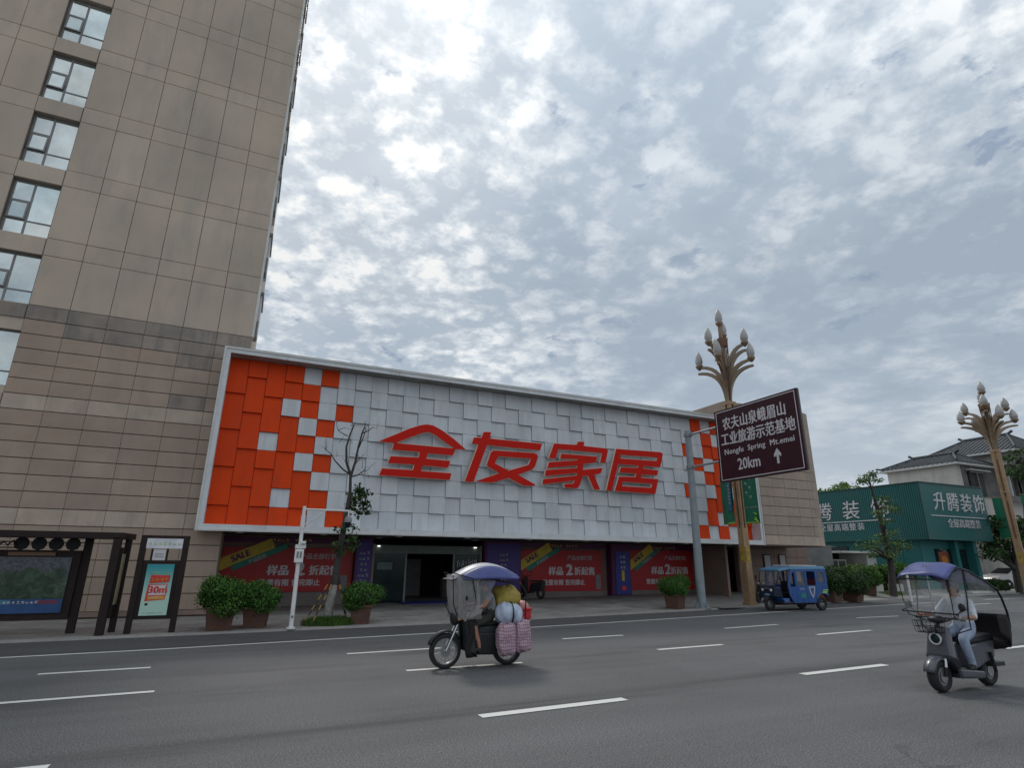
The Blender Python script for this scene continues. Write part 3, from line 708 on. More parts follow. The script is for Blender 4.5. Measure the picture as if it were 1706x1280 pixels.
MB().tube([(5.2, 21.92, 6.1), (5.2, 22.2, 6.1)], .02).tube([(9.2, 21.92, 6.5), (9.2, 22.2, 6.5)], .02).tube([(13.0, 21.92, 5.6), (13.0, 22.2, 5.6)], .02).tube([(16.6, 21.92, 5.6), (16.6, 22.2, 5.6)], .02).build('stand_off', 'chrome', sh)
# small brackets under the frame
for i in range(9): MB().box(-.2+2.7*i, 0+2.7*i, FY+.05, FY+.35, SZ0-.06, SZ0-.002).build('frame_bracket', 'winframe', sh)
MB().box(TX+.02, SX1-.05, FY+.36, 25.9, SZ0-.02+.0, SZ0+.018).build('soffit', 'dark', sh)
# shopfront under the sign
BY = 25.5
MB().box(TX, 4.9, BY+.1, BY+.3, .0, SZ0-.03).build('shopfront_wall', 'block_low', sh); MB().box(10.4, 22.7, BY+.1, BY+.3, .0, SZ0-.03).build('shopfront_wall', 'block_low', sh)
MB().box(TX, 4.3, BY-.0, BY+.09, .0, .58).build('plinth', 'marble', sh); MB().box(12.0, 16.9, BY-.0, BY+.09, .1, .48).build('plinth', 'marble', sh); MB().box(18.15, 22.6, BY-.0, BY+.09, .1, .48).build('plinth', 'marble', sh)
# entrance: dark hall with glass sides
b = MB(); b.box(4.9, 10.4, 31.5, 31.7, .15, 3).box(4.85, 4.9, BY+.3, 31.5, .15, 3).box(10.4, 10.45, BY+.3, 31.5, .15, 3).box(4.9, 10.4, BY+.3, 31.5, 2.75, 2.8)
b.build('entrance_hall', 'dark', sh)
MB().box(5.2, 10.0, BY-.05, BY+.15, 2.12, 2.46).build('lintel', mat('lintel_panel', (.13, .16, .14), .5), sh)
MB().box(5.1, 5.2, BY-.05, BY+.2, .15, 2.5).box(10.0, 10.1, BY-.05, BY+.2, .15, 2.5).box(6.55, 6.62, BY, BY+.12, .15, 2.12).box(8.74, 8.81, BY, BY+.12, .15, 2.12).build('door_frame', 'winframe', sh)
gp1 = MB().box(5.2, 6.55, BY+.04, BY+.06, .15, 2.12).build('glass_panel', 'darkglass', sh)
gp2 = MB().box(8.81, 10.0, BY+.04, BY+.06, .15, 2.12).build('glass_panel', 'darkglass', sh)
for bx in ((6.0, 6.5, 26.6, 27.3, .1, 1.3), (9.0, 9.9, 27.6, 28.1, .1, 1.0), (7.4, 8.4, 29.5, 30.0, .1, 1.9)): MB().box(*bx).build('display_cabinet', 'greybox', sh)
MB().box(6.3, 9.2, BY-1.3, BY-.1, .152, .17).build('door_mat', 'bluebanner', sh)
lampm = emit('spot_light_lens', (1, .97, .9), 3.5)
for x in (5.35, 9.75): MB().box(x-.05, x+.05, BY-.12, BY-.052, 2.40, 2.425).build('spot_light', lampm, sh)
# script-like lettering on the right glass
b = MB()
for i, (x, z0, z1) in enumerate(((8.95, 1.55, 1.83), (9.05, 1.60, 1.78), (9.16, 1.52, 1.84), (9.24, 1.63, 1.86), (9.36, 1.40, 1.82), (9.49, 1.55, 1.9), (9.58, 1.6, 1.78), (9.66, 1.6, 1.88), (9.76, 1.52, 1.85), (9.85, 1.48, 1.9))):
    b.box(x, x+.022, BY+.02, BY+.035, z0, z1)
for x, z in ((8.95, 1.82), (9.16, 1.7), (9.49, 1.75), (9.58, 1.78), (9.66, 1.7), (9.76, 1.85)): b.box(x, x+.08, BY+.018, BY+.033, z, z+.02)
link('window_lettering', b.mesh('window_lettering', [M['print']]), gp2)
# posters on glass, left door: faint leaf
b = MB().box(5.35, 6.0, BY+.015, BY+.03, 1.45, 1.75); link('glass_sticker', b.mesh('glass_sticker', [mat('sticker', (.10, .15, .14), .5)]), gp1)
def sale_banner(x0, x1, z0, z1, Y, full=True):
    t = MB().box(x0, x1, Y-.02, Y, z0, z1).build('sale_banner', 'red', sh)
    y = Y-.023; W_ = x1-x0; H_ = z1-z0
    def strip(a, c, th, m, nm, yy):
        a = Vector((x0+a[0]*W_, 0, z0+a[1]*H_)); c = Vector((x0+c[0]*W_, 0, z0+c[1]*H_)); d = (c-a).normalized(); n = Vector((-d.z, 0, d.x))*th
        q = MB(); q.add([(p.x, yy, p.z) for p in (a, c, c+n, a+n)] + [(p.x, yy+.002, p.z) for p in (a, c, c+n, a+n)], [(0, 1, 2, 3)], 0); link(nm, q.mesh(nm, [M[m]]), t); return d
    d = strip((.0, .48), (.38, .985), .42 if W_ > 3 else .36, 'yellow', 'sash', y-.001)
    an = math.atan2(d.z, d.x)
    strip((.09, .47), (.48, .985), .22, 'teal', 'sash', y-.003)
    text('lettering', 'SALE', .33, (x0+.135*W_, y-.006, z0+.80*H_), 'plum', t, spin=an, off=.012)
    text('lettering', '产品狂欢', .17, (x0+.26*W_, y-.008, z0+.74*H_), 'printgrey', t, spin=an, off=.004)
    text('lettering', '产品全部打折', .24, (x0+.72*W_, y-.004, z0+.80*H_), 'printgrey', t, off=.004)
    s = .40 if W_ > 3 else .36
    text('lettering', '样品', s*1.02, (x0+.42*W_, y-.004, z0+.47*H_), 'print', t, off=.012)
    text('lettering', '2', s*1.75, (x0+.585*W_, y-.004, z0+.50*H_), 'print', t, off=.03)
    text('lettering', '折起售', s, (x0+.775*W_, y-.004, z0+.47*H_), 'print', t, off=.010)
    text('lettering', '数量有限 售完即止', s*.70, (x0+.52*W_, y-.004, z0+.20*H_), 'print', t, off=.006)
    return t
sale_banner(TX+.02, 4.32, .60, 2.28, BY-.02)
sale_banner(12.05, 16.6, .48, 2.38, BY-.02)
sale_banner(18.3, 22.4, .48, 2.45, BY-.02)
for x0, x1 in ((TX+.02, 4.32), (12.05, 16.8), (18.3, 22.7)):
    t = MB().box(x0, x1, BY-.04, BY+.0, 2.46, 2.68).build('header_strip', 'plum', sh)
    text('lettering', '全屋定制 家居生活', .17, ((x0+x1)/2, BY-.045, 2.57), 'yellow', t, off=.003, space=1.2)
for x0, x1, m in ((4.36, 5.05, 'purple'), (10.15, 11.95, 'purple'), (16.95, 18.1, 'plum')):
    MB().box(x0, x1, BY-.35, BY+.1, .15, SZ0-.03).build('pier', 'plum', sh)
    t = MB().box(x0+.06, x1-.06, BY-.38, BY-.352, .30, 2.60).build('vertical_banner', m, sh)
    cx = (x0+x1)/2
    for i, z in enumerate((2.1, 1.88, 1.66, 1.44, 1.22, 1.0)):
        text('lettering', ('家居馆', '沙发床', '定制', '衣柜', '软床垫', '餐桌')[i], .16, (cx, BY-.386, z), 'printgrey', t, off=.003)
t = MB().box(17.15, 18.0, BY-.42, BY-.385, .32, 2.35).build('blue_poster', 'bluebanner', sh)
for i, z in enumerate((2.1, 1.85, 1.6)): text('lettering', ('三楼', '床品', '软装')[i], .2, (17.58, BY-.43, z), 'print', t, off=.004)
MB().box(17.5, 17.66, BY-.43, BY-.421, .95, 1.45).build('poster_figure', 'yellow', sh)
MB().blob((17.6, BY-.425, .6), (.16, .01, .13), 10, 6).build('poster_emblem', 'posterred', sh)
# small figure prints at banner corners
for x, z in ((4.0, .95), (16.35, .95)):
    MB().box(x-.14, x+.14, BY-.05, BY-.045, z-.4, z+.28).build('phone_print', 'greybox', sh)
# roller gate and wall at the right end
MB().box(22.6, 22.75, 23.2, 25.9, .15, SZ0-.03).build('gate_pier', 'block_low', sh)
MB().box(22.0, 32.0, 27.4, 27.5, .0, SZ0).build('gate_back_wall', 'dark', sh); MB().box(22.0, 31.4, 25.76, 27.39, 2.6, 2.7).build('gate_ceiling', 'dark', sh)
for i in range(9): MB().box(22.8+.33*i, 23.08+.33*i, 27.3, 27.34, .2, 2.5).build('gate_bar', 'brownmetal', sh)
t = MB().box(25.72, 31.4, 25.5, 25.75, .15, 2.74).build('lower_wall', 'block_low', sh)
zz_ = .2
b = MB()
for rr in range(5):
    for cc_ in range(6):
        x0 = 25.73+cc_*.94; panel('lower_stone', x0, min(x0+.94, 31.38), .17+rr*.507, .17+(rr+1)*.507, 25.44, 'block_low', sh, jit=.004)
for x0, x1, z0, z1 in ((27.62, 28.2, 1.55, 2.34), (28.85, 29.4, 1.58, 2.36)):
    t = MB().box(x0, x1, 25.38, 25.43, z0, z1).build('notice_frame', 'black', sh)
    link('notice_sheet', MB().box(x0+.06, x1-.06, 25.372, 25.379, z0+.05, z1-.05).mesh('notice_sheet', [M['printgrey']]), t)
MB().box(20, 25.73, 25.9, 26, .15, 2.7).build('rear_infill', 'dark', sh) if False else None
# stone clad block at the right, rounded corner
BX0, BX1, BYF, BZ0, BZ1, RC = 22.67, 29.68, 22.2, 2.76, 10.2, 1.25
def arc_pts(r):
    return [(BX1-RC+r*sin(t), BYF+RC-r*cos(t)) for t in [pi/2*i/8 for i in range(9)]]
outl = [(BX0, 34.0), (BX0, BYF+.06)] + [(x, y) for x, y in arc_pts(RC-.06)] + [(BX1-.06, 34.0)]
b = MB(); n = len(outl)
b.add([(x, y, z) for z in (BZ0, BZ1-.02) for x, y in outl], [tuple(range(n))[::-1], tuple(range(n, 2*n))] + [(i, (i+1) % n, n+(i+1) % n, n+i) for i in range(n)][::1])
b.build('stone_block_core', 'joint', sh)
nr = 15; rh = (BZ1-BZ0)/nr
for r_ in range(nr):
    z0 = BZ0+rh*r_; z1 = z0+rh
    xs_ = [BX0+.0]
    while xs_[-1] < BX1-RC-.5: xs_.append(min(BX1-RC, xs_[-1]+.91))
    if xs_[-1] < BX1-RC: xs_.append(BX1-RC)
    for x0, x1 in zip(xs_, xs_[1:]):
        if x1 < SX1-.05 and z1 < SZ1: continue
        if x0 < SX1 and z0 < SZ1: x0 = max(x0, SX1+.03)
        panel('block_panel', x0, x1, z0, z1, BYF, 'slat_light' if r_ == 0 else 'block', sh, gap=.016, jit=.003, vg=.006)
    A = arc_pts(RC)
    for i in (0, 2, 4, 6):
        a, m_, c = A[i], A[i+1], A[i+2]
        C = Vector((BX1-RC, BYF+RC)); q = MB(); g2 = .004
        vo = [Vector(p) for p in (a, m_, c)]; vi = [C+(p-C)*((RC-.05)/RC) for p in vo]
        q.add([(p.x, p.y, z) for z in (z0+g2, z1-g2) for p in vo+vi], [(0, 1, 7, 6), (1, 2, 8, 7), (0, 3, 4, 1), (1, 4, 5, 2), (6, 7, 10, 9), (7, 8, 11, 10), (0, 6, 9, 3), (2, 5, 11, 8), (3, 9, 10, 4), (4, 10, 11, 5)])
        q.build('block_panel', 'slat_light' if r_ == 0 else 'block', sh)
for r_ in range(nr):
    z0 = BZ0+rh*r_
    for i in range(4):
        MB().box(BX1-.05, BX1, BYF+RC+.01+i*2.5, BYF+RC+2.5+i*2.5-.01, z0+.005, z0+rh-.005).build('block_side_panel', 'block', sh)
for i in range(3):
    for r_ in (13, 14): MB().box(BX0-.05, BX0, BYF+.06+i*3.5, BYF+3.5+i*3.5, BZ0+rh*r_+.005, BZ0+rh*r_+rh-.005).build('block_side_panel', 'block', sh)
MB().box(SX1, BX1, BYF+.05, BYF+3.2, BZ0-.03, BZ0-.003).build('block_soffit', 'block_low', sh)

# ------------------------------------------------------------ bus shelter (left) and notice board
st = thing('bus_shelter', 'dark metal bus shelter with a blue and green poster case at the left edge', 'bus shelter', (-4.4, 17.6, .15), world=True)
def post(x, y, z1, w_=.13, d=.16): MB().box(x-w_/2, x+w_/2, y-d/2, y+d/2, .15, z1).build('post', 'brownmetal', st)
post(-3.42, 17.60, 2.3, .16); post(-2.72, 16.9, 2.32, .16, .2); post(-2.58, 17.5, 2.3, .13); post(-7.2, 17.6, 2.3)
MB().hexa([(-9, 16.8, 2.30), (-2.62, 16.8, 2.30), (-2.5, 17.9, 2.30), (-9, 17.9, 2.30), (-9, 16.8, 2.44), (-2.62, 16.8, 2.44), (-2.5, 17.9, 2.44), (-9, 17.9, 2.44)]).build('roof', 'brownmetal', st)
MB().box(-2.62, -2.44, 17.1, 17.16, 2.36, 2.38).build('roof_tip', 'brownmetal', st)
cs = MB().box(-7.2, -3.5, 17.45, 17.6, .50, 2.02).build('poster_case', 'brownmetal', st)
link('photo_print', MB().box(-7.1, -3.66, 17.42, 17.449, .93, 1.86).mesh('photo_print', [M['photo']]), cs)
t = link('blue_band', MB().box(-7.1, -3.66, 17.415, 17.449, .62, .928).mesh('blue_band', [M['posterblue']]), cs)
link('caption_plate', MB().box(-7.1, -4.65, 17.41, 17.414, .82, .91).mesh('caption_plate', [mat('caption_blue', (.05, .20, .28), .4)]), cs)
link('red_caption', MB().box(-4.15, -3.75, 17.41, 17.414, .82, .90).mesh('red_caption', [mat('caption_red', (.16, .03, .07), .4)]), cs)
text('caption', '城市公园美好家园', .085, (-4.45, 17.408, .86), 'print', cs, off=.001)
b = MB().box(-4.9, -4.0, 17.40, 17.448, 1.89, 1.97); link('name_strip', b.mesh('name_strip', [M['golddark']]), cs)
for i in range(9):
    x = -3.72-.335*i
    if i < 4:
        q = MB().lathe([(.155, -.02), (.155, .02)], (x, 17.52, 2.165), 'y', 8, smooth=False); q.build('round_plate', 'black', st)
for i in range(2):
    MB().box(-7.2, -3.5, 17.51, 17.53, 2.12+.0+i*.09, 2.13+i*.09).build('rail', 'brownmetal', st)
MB().tube([(-5.25, 17.5, 2.06), (-5.05, 17.5, 2.2), (-4.98, 17.5, 2.12), (-4.88, 17.5, 2.24), (-4.8, 17.5, 2.1)], .022).tube([(-5.2, 17.5, 2.07), (-4.8, 17.5, 2.07)], .014).build('hill_ornament', 'black', st)
MB().box(-2.66, -2.60, 17.0, 17.42, .5, 2.1).build('side_frame', 'brownmetal', st)
MB().box(-2.595, -2.57, 17.05, 17.38, .8, 1.95).build('side_poster', mat('side_poster', (.30, .27, .16), .4), st)
nb = thing('notice_board', 'dark framed street notice board with a teal poster reading 30m below a white light box', 'notice board', (-1.75, 17.0, .15), world=True)
for x in (-2.19, -1.27): MB().box(x-.065, x+.065, 16.93, 17.07, .15, 2.40).build('post', 'brownmetal', nb)
for bx in ((-2.125, -1.335, 16.97, 17.03, 2.33, 2.40), (-2.125, -1.335, 16.97, 17.03, 1.72, 1.79), (-2.125, -1.335, 16.97, 17.03, .46, .54), (-2.125, -2.021, 16.97, 17.03, .541, 1.719), (-1.439, -1.335, 16.97, 17.03, .541, 1.719)): MB().box(*bx).build('frame_rail', 'brownmetal', nb)
t = MB().box(-2.12, -1.34, 16.94, 17.06, 2.09, 2.325).build('light_box', mat('lightbox_face', (.62, .63, .68), .4), nb)
text('lettering', '交通便民服务亭', .105, (-1.73, 16.936, 2.2), 'palelime', t, off=.002)
t = MB().box(-1.95, -1.68, 16.96, 17.02, 1.81, 2.06).build('small_card', 'print', nb)
text('lettering', '温馨提示', .05, (-1.815, 16.955, 1.955), 'greybox', t); text('lettering', '请勿靠近', .05, (-1.815, 16.955, 1.895), 'greybox', t)
for x in (-2.0, -1.67): MB().box(x, x+.04, 16.97, 17.03, 1.791, 2.085).build('mullion', 'brownmetal', nb)
t = MB().box(-2.02, -1.44, 16.95, 16.989, .545, 1.715).build('poster', 'posterteal', nb)
y = 16.945
def pq(nm, m, pts, yy): link(nm, MB().add([(x, yy, z) for x, z in pts], [tuple(range(len(pts)))]).mesh(nm, [M[m]]), t)
pq('red_headline', 'posterred', [(-1.92, 1.27), (-1.50, 1.30), (-1.49, 1.46), (-1.90, 1.47)], y)
pq('red_panel', 'posterred', [(-1.95, .87), (-1.53, .90), (-1.52, 1.26), (-1.93, 1.25)], y)
pq('white_panel_print', 'print', [(-1.90, 1.00), (-1.54, 1.01), (-1.535, 1.24), (-1.89, 1.23)], y-.002)
pq('orange_strip', 'posteryellow', [(-1.90, .90), (-1.545, .91), (-1.545, .985), (-1.90, .975)], y-.002)
text('lettering', '爆款直降', .095, (-1.70, y-.003, 1.36), 'posteryellow', t, off=.003)
text('lettering', '30m', .23, (-1.71, y-.004, 1.12), 'posterred', t, off=.006)
text('lettering', '2', .06, (-1.55, y-.004, 1.19), 'posterred', t, off=.001)
text('lettering', '送全屋定制', .055, (-1.72, y-.004, .943), 'print', t)
text('lettering', '爱家装修 品质生活', .045, (-1.73, y-.003, 1.52), 'lime', t)
text('lettering', '地址 市中心大道一号 电话咨询', .028, (-1.74, y-.003, .60), 'greybox', t)
MB().blob((-1.9, y-.002, .80), (.035, .004, .03), 8, 5).build('small_dot_print', 'black', nb)

set_back(st, nb)
# ------------------------------------------------------------ planters
def bush_pts(rnd, r, n, lobes=9):
    L = [(Vector((rnd.uniform(-.55, .55)*r[0], rnd.uniform(-.55, .55)*r[1], rnd.uniform(-.35, .55)*r[2])), rnd.uniform(.45, .62)) for _ in range(lobes)] + [(Vector((0, 0, 0)), .82)]
    out_ = []
    for _ in range(n):
        c, s_ = rnd.choice(L); d = Vector((rnd.gauss(0, 1), rnd.gauss(0, 1), rnd.gauss(0, 1))).normalized()
        k = s_*rnd.uniform(.75, 1.02); k *= 1+.10*rnd.random()**6*4; p = c + Vector((d.x*r[0]*k, d.y*r[1]*k, d.z*r[2]*k)); out_.append((p, d + Vector((0, 0, .3))))
    return out_
def make_planter(seed, pr=.28, ph=.42, br=(.60, .60, .44), nleaf=13000, m='leaf', size=.044):
    rnd = random.Random(seed)
    t = thing('planter', '', 'planter')
    p = MB(); a = pr; b_ = pr*.84
    p.hexa([(-b_, -b_, 0), (b_, -b_, 0), (b_, b_, 0), (-b_, b_, 0), (-a, -a, ph), (a, -a, ph), (a, a, ph), (-a, a, ph)])
    p.box(-a-.03, a+.03, -a-.03, a+.03, ph+.001, ph+.07).box(-b_*.9, b_*.9, -b_*.9, b_*.9, ph+.071, ph+.09, 1)
    p.build('pot', ['pot', 'soil'], t, bevel=.008)
    lv = leaves(bush_pts(rnd, br, nleaf), size, rnd, jit=.5)
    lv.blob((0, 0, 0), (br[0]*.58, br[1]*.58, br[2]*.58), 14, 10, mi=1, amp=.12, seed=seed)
    q = MB(); q.v = [(x, y, z+ph+br[2]*.62) for x, y, z in lv.v]; q.f = lv.f; q.m = lv.m; q.sm = lv.sm
    q.build('foliage', [m, 'bushcore'], t)
    st_ = MB()
    for i in range(5): st_.tube([(rnd.uniform(-.1, .1), rnd.uniform(-.1, .1), ph), (rnd.uniform(-.25, .25), rnd.uniform(-.25, .25), ph+br[2]*.6)], .012, 5)
    st_.build('stem', 'bark', t)
    return t
pl0 = make_planter(3); pl1 = make_planter(11, br=(.57, .57, .42)); 
GR = 'bushy shrubs in terracotta planters along the kerb'
def put_planter(src, px, py, rz, sc, lab, used=[set()]):
    if src.name in used[0]: o = copy_tree(src)
    else: o = src; used[0].add(src.name)
    sc *= 1.057; p = gnd(px, py); o.location = (p.x, p.y+.30*sc, pz(p.x, p.y+.3)); o.rotation_euler = (0, 0, rz); o.scale = (sc,)*3
    o['label'] = lab; o['category'] = 'planter'; o['group'] = GR
put_planter(pl0, 362, 1052, .1, 1.12, 'leafy shrub in a terracotta planter, just right of the notice board')
put_planter(pl1, 425, 1048, 1.4, 1.06, 'leafy shrub in a terracotta planter, just left of the white camera pole')
put_planter(pl1, 603, 1041, -.2, 1.02, 'leafy shrub in a terracotta planter beside the bare staked tree')
put_planter(pl0, 1135, 1016, 2.0, 1.08, 'leafy shrub in a terracotta planter at the foot of the grey sign pole')
# right hand planters
pl2 = make_planter(21, pr=.38, ph=.42, br=(.88, .68, .52), nleaf=8000, m='leafdark', size=.08)
put_planter(pl2, 1396, 1004, .15, 1.0, 'wide drooping shrub in a terracotta planter, right of the blue tricycle')
put_planter(pl2, 1432, 1003, 1.8, 1.0, 'low shrub in a terracotta planter, second to the right of the blue tricycle')
put_planter(pl1, 1462, 996, .6, 1.35, 'dark shrub in a terracotta planter, left of the sparse conifer')
put_planter(pl2, 1400, 992, 2.5, 1.05, 'dark shrub behind the planter beside the blue tricycle')
put_planter(pl1, 1516, 992, 2.6, 1.5, 'tall dark shrub in a planter, right of the sparse conifer trunk')

# ------------------------------------------------------------ grass mounds
def grass(name, label, c, r, h, n, seed, L=.16):
    rnd = random.Random(seed); b = MB(); vs = []; fs = []
    b.blob((c[0], c[1], .04), (r[0]*.95, r[1]*.95, h), 16, 8, amp=.05, seed=seed)
    for _ in range(n):
        a = rnd.uniform(0, 2*pi); q = math.sqrt(rnd.random()); x = c[0]+r[0]*q*cos(a); y = c[1]+r[1]*q*sin(a); z = .04+h*math.sqrt(max(0, 1-q*q))
        l = L*rnd.uniform(.6, 1.2); dx = rnd.gauss(0, .35)*l; dy = rnd.gauss(0, .35)*l; w_ = .008; t = rnd.uniform(0, pi); i = len(vs)
        vs += [(x-w_*cos(t), y-w_*sin(t), z-.02), (x+w_*cos(t), y+w_*sin(t), z-.02), (x+dx, y+dy, z+l)]; fs.append((i, i+1, i+2))
    b.add(vs, fs); o = b.build(name, 'grass'); tag(o, label, 'grass', kind='stuff')
grass('grass_mound', 'low tuft of grass round the foot of the bare staked tree', (2.6, 18.5), (.76, .48), .12, 2600, 4)
grass('grass_mound', 'patch of grass round the foot of the sparse conifer', (35.9, 23.8), (1.7, .95), .15, 2200, 5)
grass('grass_mound', 'small patch of grass behind the blue tricycle', (26.2, 21.5), (.8, .5), .12, 1200, 6)

# ------------------------------------------------------------ bare staked tree
bt = thing('pruned_tree', 'bare pruned street tree with a whitewashed foot held by striped stakes', 'tree', (2.6, 18.7, .05), world=True)
TY = 18.76
def P3(px, py, dy=0): return atY(px, py, TY+dy)
trunk = [P3(545, 1036), P3(550, 1005), P3(557, 975), P3(563, 935), P3(570, 895), P3(577, 860), P3(583, 825)]
rd = [.143, .127, .111, .10, .09, .082, .072]
MB().tube(trunk[:3], rd[:3], 10).build('whitewashed_foot', 'limewash', bt)
tr = MB().tube(trunk[2:], rd[2:], 10)
tr.build('trunk', 'bark', bt)
rnd = random.Random(5)
br = MB()
def branch(pts, r0, r1, twig=4):
    ps = [P3(*p) if len(p) == 2 else P3(p[0], p[1], p[2]) for p in pts]; n = len(ps); r0 *= .82; r1 *= .75; twig = max(1, twig-2)
    br.tube(ps, [r0+(r1-r0)*i/(n-1) for i in range(n)], 7)
    for _ in range(twig):
        i = rnd.randrange(1, n); p = ps[i]; d = Vector((rnd.gauss(0, 1), rnd.gauss(0, .6), rnd.gauss(.6, .6))).normalized()*rnd.uniform(.15, .42)
        q = p+d*.55+Vector((rnd.gauss(0, .04), 0, rnd.gauss(0, .04))); br.tube([p, q, p+d+Vector((rnd.gauss(0, .06), 0, 0))], [.012, .008, .004], 4)
branch([(583, 825), (584, 792), (577, 770, -.1), (577, 745, -.15), (583, 725, -.1), (590, 708, -.1)], .062, .028)
branch([(584, 795), (592, 770, .05), (597, 745, .1), (604, 720, .1), (608, 712, .1)], .055, .026)
branch([(596, 750, .1), (603, 735, .05), (610, 716, .0)], .03, .016, 3)
branch([(584, 792), (571, 782, -.1), (558, 768, -.2), (552, 757, -.3), (543, 750, -.3)], .036, .014, 6)
branch([(585, 795), (596, 792, .1), (605, 786, .2), (612, 784, .2)], .032, .012, 5)
branch([(593, 772), (600, 764, .1), (607, 757, .2)], .022, .008, 3)
branch([(579, 727, -.1), (570, 722, -.2), (563, 717, -.2), (560, 705)], .022, .01, 4)
branch([(604, 722), (614, 718, .1), (621, 712, .1)], .028, .016, 3)
for _ in range(8):
    p = P3(rnd.uniform(560, 615), rnd.uniform(715, 800)); q = p+Vector((rnd.gauss(0, .2), rnd.gauss(0, .15), rnd.uniform(.1, .4))); br.tube([p, (p+q)/2+Vector((.03, 0, .02)), q], [.008, .006, .003], 4)
br.build('branches', 'bark', bt)
pts = []
def clump(px, py, r, n):
    c = P3(px, py, rnd.uniform(-.2, .2))
    for _ in range(n): d = Vector((rnd.gauss(0, r), rnd.gauss(0, r), rnd.gauss(0, r))); pts.append((c+d, Vector((0, -.4, 1))))
for px, py, r, n in ((596, 832, .16, 130), (605, 822, .10, 60), (610, 842, .09, 50), (587, 848, .12, 60), (600, 855, .07, 25), (572, 880, .08, 30), (585, 905, .14, 80), (566, 915, .12, 50), (592, 880, .06, 20), (597, 818, .08, 40), (612, 855, .04, 14), (560, 882, .06, 18)): clump(px, py, r, n)
leaves(pts, .11, rnd, jit=.9).build('leaves', 'leafdark', bt)
br = MB()
top = P3(557, 968)
def stake(x, y, tx):
    a = Vector((x, y, .05)); e = top + Vector((tx, -.06, .02)); n = 9
    s_ = MB()
    for i in range(n): s_.tube([a+(e-a)*i/n, a+(e-a)*(i+1)/n], .021, 7, mi=i % 2, smooth=True)
    o = s_.build('stake', ['stripeblack', 'stripeyellow'])
    return o
for i, (x, y, tx) in enumerate(((1.85, 18.34, -.12), (2.06, 18.13, -.02), (3.15, 18.5, .10), (3.17, 18.92, .14))):
    o = stake(x, y, tx)
    tag(o, ['leftmost striped stake propping the bare tree', 'black and yellow stake, second from the left at the bare tree', 'striped stake on the near right side of the bare tree', 'striped stake farthest back on the right of the bare tree'][i], 'stake', 'black and yellow stakes propping the tree')

# ------------------------------------------------------------ camera pole
cp = thing('camera_pole', 'slim white pole with a side arm carrying a dome camera', 'camera pole', (1.43, 16.8, .15), world=True)
MB().tube([(1.43, 16.8, .15), (1.43, 16.8, 3.25)], [.058, .045], 14).tube([(1.43, 16.8, .15), (1.43, 16.8, .19)], [.11, .11], 14).build('pole', 'polewhite', cp)
MB().tube([(1.43, 16.8, 3.17), (2.62, 16.8, 3.17)], .026, 10).tube([(2.62, 16.8, 3.185), (2.62, 16.8, 3.02)], .022, 8).tube([(1.43, 16.8, 2.72), (2.0, 16.8, 3.15)], .018, 8).tube([(1.43, 16.8, 2.65), (1.43, 16.8, 3.0)], .06, 12).build('arm', 'polewhite', cp)
d_ = MB().lathe([(.05, 3.03), (.085, 3.0), (.105, 2.93), (.11, 2.86)], (2.62, 16.8, 0), seg=16).build('dome_camera', 'greybox', cp)
link('dome', MB().lathe([(.095, 2.86), (.09, 2.79), (.05, 2.74), (.005, 2.72)], (2.62, 16.8, 0), seg=16).mesh('dome', [M['darkglass']]), d_)
MB().box(1.31, 1.53, 16.66, 16.74, 1.78, 2.12).build('equipment_box', 'polewhite', cp, bevel=.01)
MB().box(1.31, 1.57, 16.70, 16.86, 2.14, 2.24).box(1.42, 1.55, 16.60, 16.76, 2.26, 2.33).build('bracket', 'polewhite', cp)
MB().box(1.36, 1.40, 16.645, 16.659, 1.9, 2.06).box(1.44, 1.48, 16.645, 16.659, 1.9, 2.06).box(1.40, 1.46, 16.735, 16.745, .42, .47).build('latch', 'greybox', cp)

set_back(cp)
# ------------------------------------------------------------ road sign
GX, GY = 16.79, 18.73
sg = thing('road_sign', 'big brown road sign with white Chinese lettering on two arms of a grey pole', 'road sign', (GX, GY, .15), world=True)
MB().tube([(GX, GY, .15), (GX, GY, 7.28)], [.175, .125], 18).build('pole', 'poleg', sg)
b = MB().lathe([(.34, .15), (.34, .18)], (GX, GY, 0), seg=18)
for k in range(8):
    t_ = pi/4*k; R_ = Matrix.Rotation(t_, 3, 'Z')
    vs = [R_ @ Vector(p) + Vector((GX, GY, 0)) for p in ((.15, -.01, .18), (.32, -.01, .18), (.15, -.01, .42), (.15, .01, .18), (.32, .01, .18), (.15, .01, .42))]
    b.add(vs, [(0, 1, 2), (5, 4, 3), (0, 3, 4, 1), (1, 4, 5, 2), (2, 5, 3, 0)])
b.build('base_plate', 'poleg', sg)
for z in (7.08, 5.70):
    MB().tube([(GX, GY, z), (GX, 13.2, z)], .045, 10).tube([(GX, GY, z-.06), (GX, GY, z+.06)], .18, 16).tube([(GX-.02, GY-.25, z-.05), (GX-.02, GY-.25, z+.05)], .07, 10).build('arm', 'poleg', sg)
XS = GX-.12
bd = MB().box(XS-.03, XS+.03, 13.06, 16.95, 4.84, 7.66).build('board', 'signbrown', sg)
MB().box(XS+.03, XS+.10, 13.06, 16.95, 4.84, 7.66).build('board_edge', 'signback', sg)
for y0, y1, z0, z1 in ((13.14, 16.87, 7.57, 7.60), (13.14, 16.87, 4.90, 4.93), (13.14, 13.17, 4.93, 7.57), (16.84, 16.87, 4.93, 7.57)):
    link('white_border', MB().box(XS-.034, XS-.03, y0, y1, z0, z1).mesh('white_border', [M['print']]), bd)
xs2 = XS-.036; yc = 15.0
text('lettering', '农夫山泉峨眉山', .54, (xs2, yc+.05, 7.03), 'print', bd, face=RX, off=.008, sx=.78, space=1.04)
text('lettering', '工业旅游示范基地', .54, (xs2, yc-.02, 6.43), 'print', bd, face=RX, off=.008, sx=.80)
